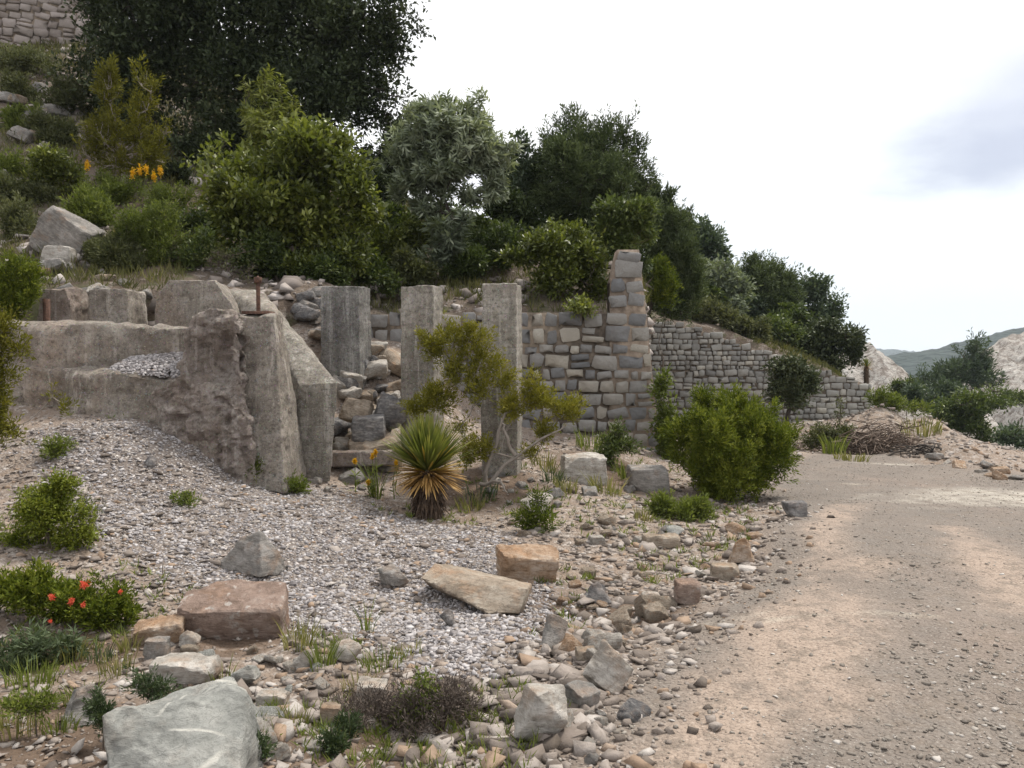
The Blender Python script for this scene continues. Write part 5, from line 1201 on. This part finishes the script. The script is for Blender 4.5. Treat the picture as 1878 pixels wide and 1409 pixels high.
# --- grass tufts: blades from one root
def grass(u, v, w, h, n, leaf, label, seed, Y=None, cat='grass', name='grass_tuft', group='grass tufts'):
    r = np.random.default_rng(seed); p = hit(u, v) if Y is None else np.array([W(u, v, Y)[0], Y, g1(W(u, v, Y)[0], Y)])
    k = p[1] / F; mb = MB()
    a = r.uniform(0, 2 * PI, n); rr = w * k * .5 * np.sqrt(r.random(n))
    B = p + np.stack([np.cos(a) * rr, np.sin(a) * rr, np.zeros(n)], 1); B[:, 2] = G(B[:, 0], B[:, 1]) - .01
    L = h * k * r.uniform(.5, 1.1, n)
    lean = np.stack([np.cos(a), np.sin(a), np.zeros(n)], 1) * r.uniform(.05, .6, (n, 1)) + r.normal(0, .12, (n, 3)) * np.array([1, 1, 0])
    side = unit(np.cross(lean + (0, 0, 1), r.normal(size=(n, 3)))) * np.maximum(.0022, .0007 * p[1])
    t = [0, .45, .8, 1.0]; rings = []
    for s, wd in zip(t, (1, .85, .5, .05)):
        c = B + (np.array([0, 0, 1]) * s + lean * s ** 2) * L[:, None]
        rings += [c - side * wd, c + side * wd]
    V = np.stack(rings, 1).reshape(-1, 3); q = [(i * 8 + 2 * s, i * 8 + 2 * s + 1, i * 8 + 2 * s + 3, i * 8 + 2 * s + 2) for i in range(n) for s in range(3)]
    mb.add(V, q, None, np.repeat(np.clip(r.normal(.5, .25, n), 0, 1), 8))
    o = mb.build(name, LM(leaf), None, p); return tag(o, label, cat, group)
for k, (u, v, w, h, n, lf, lab) in enumerate([
    (592, 1232, 44, 60, 70, 'weed', 'yellow green grass tuft beside the smooth oval stone'), (700, 1225, 90, 40, 90, 'weed', 'wide grass patch right of the smooth oval stone'), (480, 1165, 30, 70, 40, 'grass', 'thin dry grass at the right end of the pinkish slab'),
    (550, 1190, 60, 56, 80, 'grass', 'brown dry grass clump right of the pinkish slab'), (410, 1262, 60, 50, 26, 'weed', 'few arching blades behind the veined boulder'), (130, 1215, 60, 46, 80, 'grass', 'dry grass before the red flowered shrub'),
    (60, 1260, 90, 50, 120, 'weed', 'pale grass spreading at the bottom left'), (150, 1290, 60, 50, 60, 'weed', 'grass beside the pale pointed rock'), (215, 1240, 60, 50, 60, 'grass', 'dry grass left of the dark needle tuft'),
    (1530, 832, 40, 40, 70, 'weed', 'bright grass clump before the scruffy bush by the brush pile'), (1560, 845, 60, 16, 70, 'grass', 'short grass strip along the edge of the dirt road'), (1690, 800, 70, 28, 90, 'grass', 'dry grass on the mound above the brush pile'),
    (675, 1165, 20, 70, 16, 'weed', 'tall thin weed stalks on the gravel fan'), (690, 915, 26, 70, 26, 'weed', 'thin stalks left of the yucca'), (750, 1200, 60, 30, 40, 'grass', 'wispy grass above the dark low shrub'),
    (880, 915, 70, 30, 60, 'rosemary', 'dark grassy tuft at the foot of the straggly juniper'), (1015, 885, 40, 34, 60, 'rosemary', 'dark tuft left of the big pale rock'), (1110, 905, 60, 40, 60, 'grass', 'dry grass right of the big pale rock'),
    (1040, 905, 40, 30, 50, 'grass', 'dry tuft in front of the big pale rock'), (1150, 880, 44, 36, 60, 'weed', 'green tuft before the small shrub at the pier foot'), (1000, 860, 50, 34, 60, 'grass', 'dry tuft at the right of the tallest pillar'), (860, 935, 60, 26, 60, 'grass', 'dry tuft right of the yucca'),
    (1085, 825, 60, 36, 60, 'weed', 'green tuft against the foot of the near wall'), (1180, 955, 36, 24, 40, 'grass', 'small dry tuft left of the pale green weeds'),
    (30, 1345, 80, 60, 90, 'grass', 'dry grass at the very bottom left corner'), (110, 1345, 60, 40, 60, 'weed', 'low green grass below the pale pointed rock'), (25, 1235, 70, 50, 90, 'rosemary', 'grey green grass under the flowering shrub at the left edge'), (180, 1215, 50, 40, 50, 'rosemary', 'grey green tuft below the red flowered shrub'),
    (235, 1195, 40, 40, 50, 'grass', 'dry tuft left of the orange topped flat stone'), (540, 1330, 50, 40, 60, 'grass', 'dry grass left of the dark low shrub'), (660, 1270, 60, 36, 60, 'grass', 'dry grass behind the dark low shrub'), (860, 1330, 40, 40, 40, 'weed', 'green tuft right of the dark low shrub')]):
    grass(u, v, w, h, n, lf, lab, 300 + k)
# grasses over the left slope and the shaded slope: nobody could count them
mb = MB(); r = np.random.default_rng(8)
n = 26000; x = r.uniform(-17, 14, n); y = r.uniform(11.6, 34, n)
k = (poly_sd(x, y, HP) > .25) & (fbm2(x, y, .45, 3, 91) > np.where(x < -5, -.22, .02)); x, y = x[k], y[k]; n = len(x)
z = zhill(x, y); tf = np.clip(r.normal(.45, .2, n), 0, 1); sd_ = .006 + .0007 * y
for j in range(8):
    d = unit(np.stack([r.normal(0, .45, n), r.normal(0, .45, n), np.ones(n)], 1))
    leaves(mb, np.stack([x + r.normal(0, .05, n), y + r.normal(0, .05, n), z - .02], 1), d, unit(r.normal(size=(n, 3))), r.uniform(.08, .30, n), sd_, tf, .1)
M_HG = mat_leaf('hillside grass', (.045, .05, .018), (.10, .10, .038), (.19, .175, .08), .25, .7, .1)
tag(mb.build('grass', M_HG), kind='stuff')
# thin weeds over the stony ground
mb = MB(); n = 4200; y = 2.9 * (14 / 2.9) ** r.random(n); x = y * r.uniform(-.68, .4, n)
k = (road_w(x, y) < .1) & (fan_w(x, y) < .5) & (fbm2(x, y, 1.1, 3, 92) > .02); x, y = x[k], y[k]; n = len(x); z = zfront(x, y); tf = np.clip(r.normal(.5, .25, n), 0, 1)
for j in range(7):
    d = unit(np.stack([r.normal(0, .6, n), r.normal(0, .6, n), np.ones(n)], 1))
    leaves(mb, np.stack([x + r.normal(0, .012, n), y + r.normal(0, .012, n), z], 1), d, unit(r.normal(size=(n, 3))), r.uniform(.03, .10, n), .004 + .0007 * y, tf, .1)
tag(mb.build('weeds', LM('weed')), kind='stuff')

# --- goldenrods and yellow flowers
def flower_stalk(u, v, h, Y, hd, label, seed, group):
    r = np.random.default_rng(seed); q = W(u, v, Y); p = np.array([q[0], Y, g1(q[0], Y)]); tz = W(u, v - h, Y)[2]
    o = empty('yellow_flower', p, label, 'flower', group); mb = MB(); t = np.array([q[0] + r.normal(0, .02), Y, tz])
    tube(mb, [p, (p + t) / 2 + r.normal(0, .02, 3), t], [.007, .005, .003], 4, .5)
    lv = p + (t - p) * r.uniform(.1, .8, (14, 1)); leaves(mb, lv, unit(r.normal(size=(14, 3)) + (0, 0, .6)), unit(r.normal(size=(14, 3))), .1, .02, r.random(14)); mb.build('stem', LM('weed'), o, p)
    mb = MB(); c = t + r.normal(0, 1, (60, 3)) * hd * np.array([.35, .35, .9]); foliage(mb, r, c, unit(r.normal(size=(60, 3))), 3, 'broad', .022 + hd * .3, .012 + hd * .18, hd * .4); mb.build('flower_head', LM('yellow'), o, p)
for k, (u, v, h) in enumerate([(246, 345, 26), (258, 345, 32), (268, 345, 34), (293, 345, 30), (282, 345, 20), (160, 320, 16)]):
    flower_stalk(u, v, h, 15.8, .045, 'orange yellow goldenrod spike below the thin juniper', 400 + k, 'goldenrods on the left slope')
for k, (u, v, h) in enumerate([(652, 880, 34), (685, 880, 42), (692, 880, 50), (723, 880, 30), (680, 905, 20)]):
    flower_stalk(u, v, h, 9.5, .012, 'small yellow flower in front of the rusty stained beam', 410 + k, 'yellow flowers left of the yucca')

# --- yuccas
def yucca(u, vb, vc, Y, R, n, label, seed, trunk_r, name='yucca'):
    r = np.random.default_rng(seed); q = W(u, vb, Y); p = np.array([q[0], Y, g1(q[0], Y)]); c = np.array([q[0], Y, W(u, vc, Y)[2]])
    o = empty(name, p, label, 'yucca'); k = Y / F
    mb = MB(); m = 420; zz = r.random(m) ** .8; a = r.uniform(0, 2 * PI, m)
    tube(mb, [p - (0, 0, .1), p + (c - p) * .5, c], [trunk_r * 1.15, trunk_r, trunk_r * .9], 10, .3)
    rad = trunk_r * np.stack([np.cos(a), np.sin(a), np.zeros(m)], 1); pos = p + (c - p) * zz[:, None] + rad
    leaves(mb, pos, unit(rad / trunk_r * .55 + np.array([0, 0, -1.0]) + r.normal(0, .15, (m, 3))), unit(rad), trunk_r * r.uniform(.8, 1.6, m), trunk_r * .22, r.random(m), .1)
    mb.build('trunk', M_YTR, o, p)
    def blades(nm, n, el0, el1, mat, Lk, wk, bend):
        mb = MB(); el = np.radians(el0 + (el1 - el0) * r.random(n) ** .9); a = r.uniform(0, 2 * PI, n)
        d = np.stack([np.cos(a) * np.cos(el), np.sin(a) * np.cos(el), np.sin(el)], 1) + r.normal(0, .05, (n, 3)); d = unit(d)
        s = unit(np.cross(d, np.array([0, 0, 1.0]) + r.normal(0, .1, (n, 3)))); L = R * Lk * r.uniform(.8, 1.08, n); nor = np.cross(s, d)
        rings = []
        for t, w in ((0, .8), (.35, 1.0), (.75, .62), (1, .03)):
            cc = c + d * (L * t)[:, None] + np.array([0, 0, -1]) * (bend * L * t ** 2)[:, None] + d * .03
            rings += [cc - s * R * wk * w + nor * R * wk * .35 * w, cc, cc + s * R * wk * w + nor * R * wk * .35 * w]
        V = np.stack(rings, 1).reshape(-1, 3)
        qd = np.array([(3 * i + j, 3 * i + j + 1, 3 * i + j + 4, 3 * i + j + 3) for i in range(3) for j in range(2)])
        tip = np.tile(np.repeat([.0, .05, .12, .6], 3), n) + np.repeat(r.random(n) * .45, 12)
        mb.add(V, (qd[None] + (np.arange(n) * 12)[:, None, None]).reshape(-1, 4), None, np.clip(tip, 0, 1)); mb.build(nm, mat, o, p)
    blades('green_leaves', n, 26, 90, M_YUC, 1.0, .026, .06)
    blades('dead_leaves', n // 2, -28, 18, M_YDEAD, .62, .024, .12)
    blades('yellowing_leaves', n // 7, 5, 50, M_YYEL, .72, .024, .06)
M_YUC = mat_leaf('yucca leaf', (.065, .088, .018), (.145, .165, .036), (.30, .27, .085), .2, .45, .35)
M_YDEAD = mat_leaf('dead yucca leaf', (.26, .15, .05), (.40, .245, .09), (.52, .36, .17), .2, .6, .2)
M_YYEL = mat_leaf('yellowing yucca leaf', (.30, .20, .04), (.45, .31, .06), (.55, .42, .12), .2, .5, .3)
M_YTR = mat_simple('shaggy yucca trunk', (.035, .025, .02), (.11, .075, .05), 30, .5)
yucca(785, 945, 868, 8.9, .64, 400, 'bristling green yucca with a skirt of dead orange leaves', 11, .13)
yucca(1588, 735, 674, 33, .42, 70, 'small distant yucca standing above the end of the far wall', 12, .1)

# --- brush pile, dead branches
def sticks(name, label, cat, c, rx, ry, h, n, L, rad, seed, mat):
    r = np.random.default_rng(seed); mb = MB()
    for i in range(n):
        a, q = r.uniform(0, 2 * PI), math.sqrt(r.random()); x, y = c[0] + rx * q * math.cos(a), c[1] + ry * q * math.sin(a)
        top = h * (1 - q ** 2); z = g1(x, y) + top * r.uniform(.1, 1) + .03
        l = L * r.uniform(.5, 1.2); e = r.normal(0, .35); t = r.uniform(0, PI) * .8 + .1; d = np.array([math.cos(t), math.sin(t) * .8, e * .7]); d /= np.linalg.norm(d)
        pts = [np.array([x, y, z]) + d * s * l + np.array([0, 0, -.35 * abs(s) * abs(s) * l]) + r.normal(0, .03 * l, 3) for s in np.linspace(-.5, .5, 5)]
        for p in pts: p[2] = max(p[2], .01 + g1(p[0], p[1])) if i % 3 == 0 else p[2]
        tube(mb, pts, np.linspace(rad, rad * .35, 5) * r.uniform(.6, 1.4), 4, r.random())
    return tag(mb.build(name, mat, None, (c[0], c[1], g1(c[0], c[1]))), label, cat)
M_STICK = mat_tint('dry brown sticks', [(0, (.06, .042, .033)), (.5, (.13, .095, .075)), (1, (.23, .18, .145))], 20, .3, .3)
c = W(1605, 838, 19.2); sticks('brush_pile', 'heap of cut dry brown branches at the end of the road', 'brush pile', c, .85, .6, .85, 300, 1.1, .012, 5, M_STICK)
c = W(1500, 815, 20.5); sticks('brush_pile', 'smaller reddish heap of dry brush left of the main brush pile', 'brush pile', c, .9, .5, .35, 130, .8, .009, 6, M_STICK)
c = W(1680, 838, 18.0); sticks('dead_branch', 'dark dead branches lying on the dirt right of the brush pile', 'branch', c, .5, .15, .12, 22, 1.0, .018, 7, BARKD)
c = W(1005, 880, 9.9)
mb = MB(); r = np.random.default_rng(3)
for q in ([(893, 890, 9.75), (945, 835, 9.7), (1000, 800, 9.7), (1040, 780, 9.7)], [(890, 870, 9.8), (930, 760, 9.8), (1000, 720, 9.75)], [(945, 835, 9.7), (925, 790, 9.6), (920, 770, 9.6)], [(880, 890, 9.6), (915, 880, 9.4), (930, 905, 9.3)]):
    P = np.array([W(*s) for s in q]); t = np.linspace(0, 1, 9); P = np.stack([np.interp(t, np.linspace(0, 1, len(P)), P[:, j]) for j in range(3)], 1) + r.normal(0, .012, (9, 3))
    tube(mb, P, np.linspace(.026, .008, 9), 5, .5)
tag(mb.build('dead_branch', BARKP, None, (c[0], c[1], g1(c[0], c[1]))), 'bare pale grey dead branches tangled through the straggly juniper', 'branch')

# --- air: far things fade to blue
bx = bpy.data.meshes.new('haze')
lo, hi = (-3900, -300, -230), (3900, 3700, 160)
vs = [((lo, hi)[a][0], (lo, hi)[b][1], (lo, hi)[c][2]) for a in (0, 1) for b in (0, 1) for c in (0, 1)]
bx.from_pydata(vs, [], [tuple(int(i) for i in q) for q in CQ])
hz = bpy.data.objects.new('haze', bx); COL.objects.link(hz); tag(hz, kind='stuff')
hm = bpy.data.materials.new('haze'); hm.use_nodes = True; hm.node_tree.nodes.clear()
pv = hm.node_tree.nodes.new('ShaderNodeVolumePrincipled'); mo = hm.node_tree.nodes.new('ShaderNodeOutputMaterial')
pv.inputs['Density'].default_value = 0.00024; pv.inputs['Color'].default_value = (.80, .90, 1.0, 1); pv.inputs['Anisotropy'].default_value = 0.0
hm.node_tree.links.new(pv.outputs['Volume'], mo.inputs['Volume']); bx.materials.append(hm)
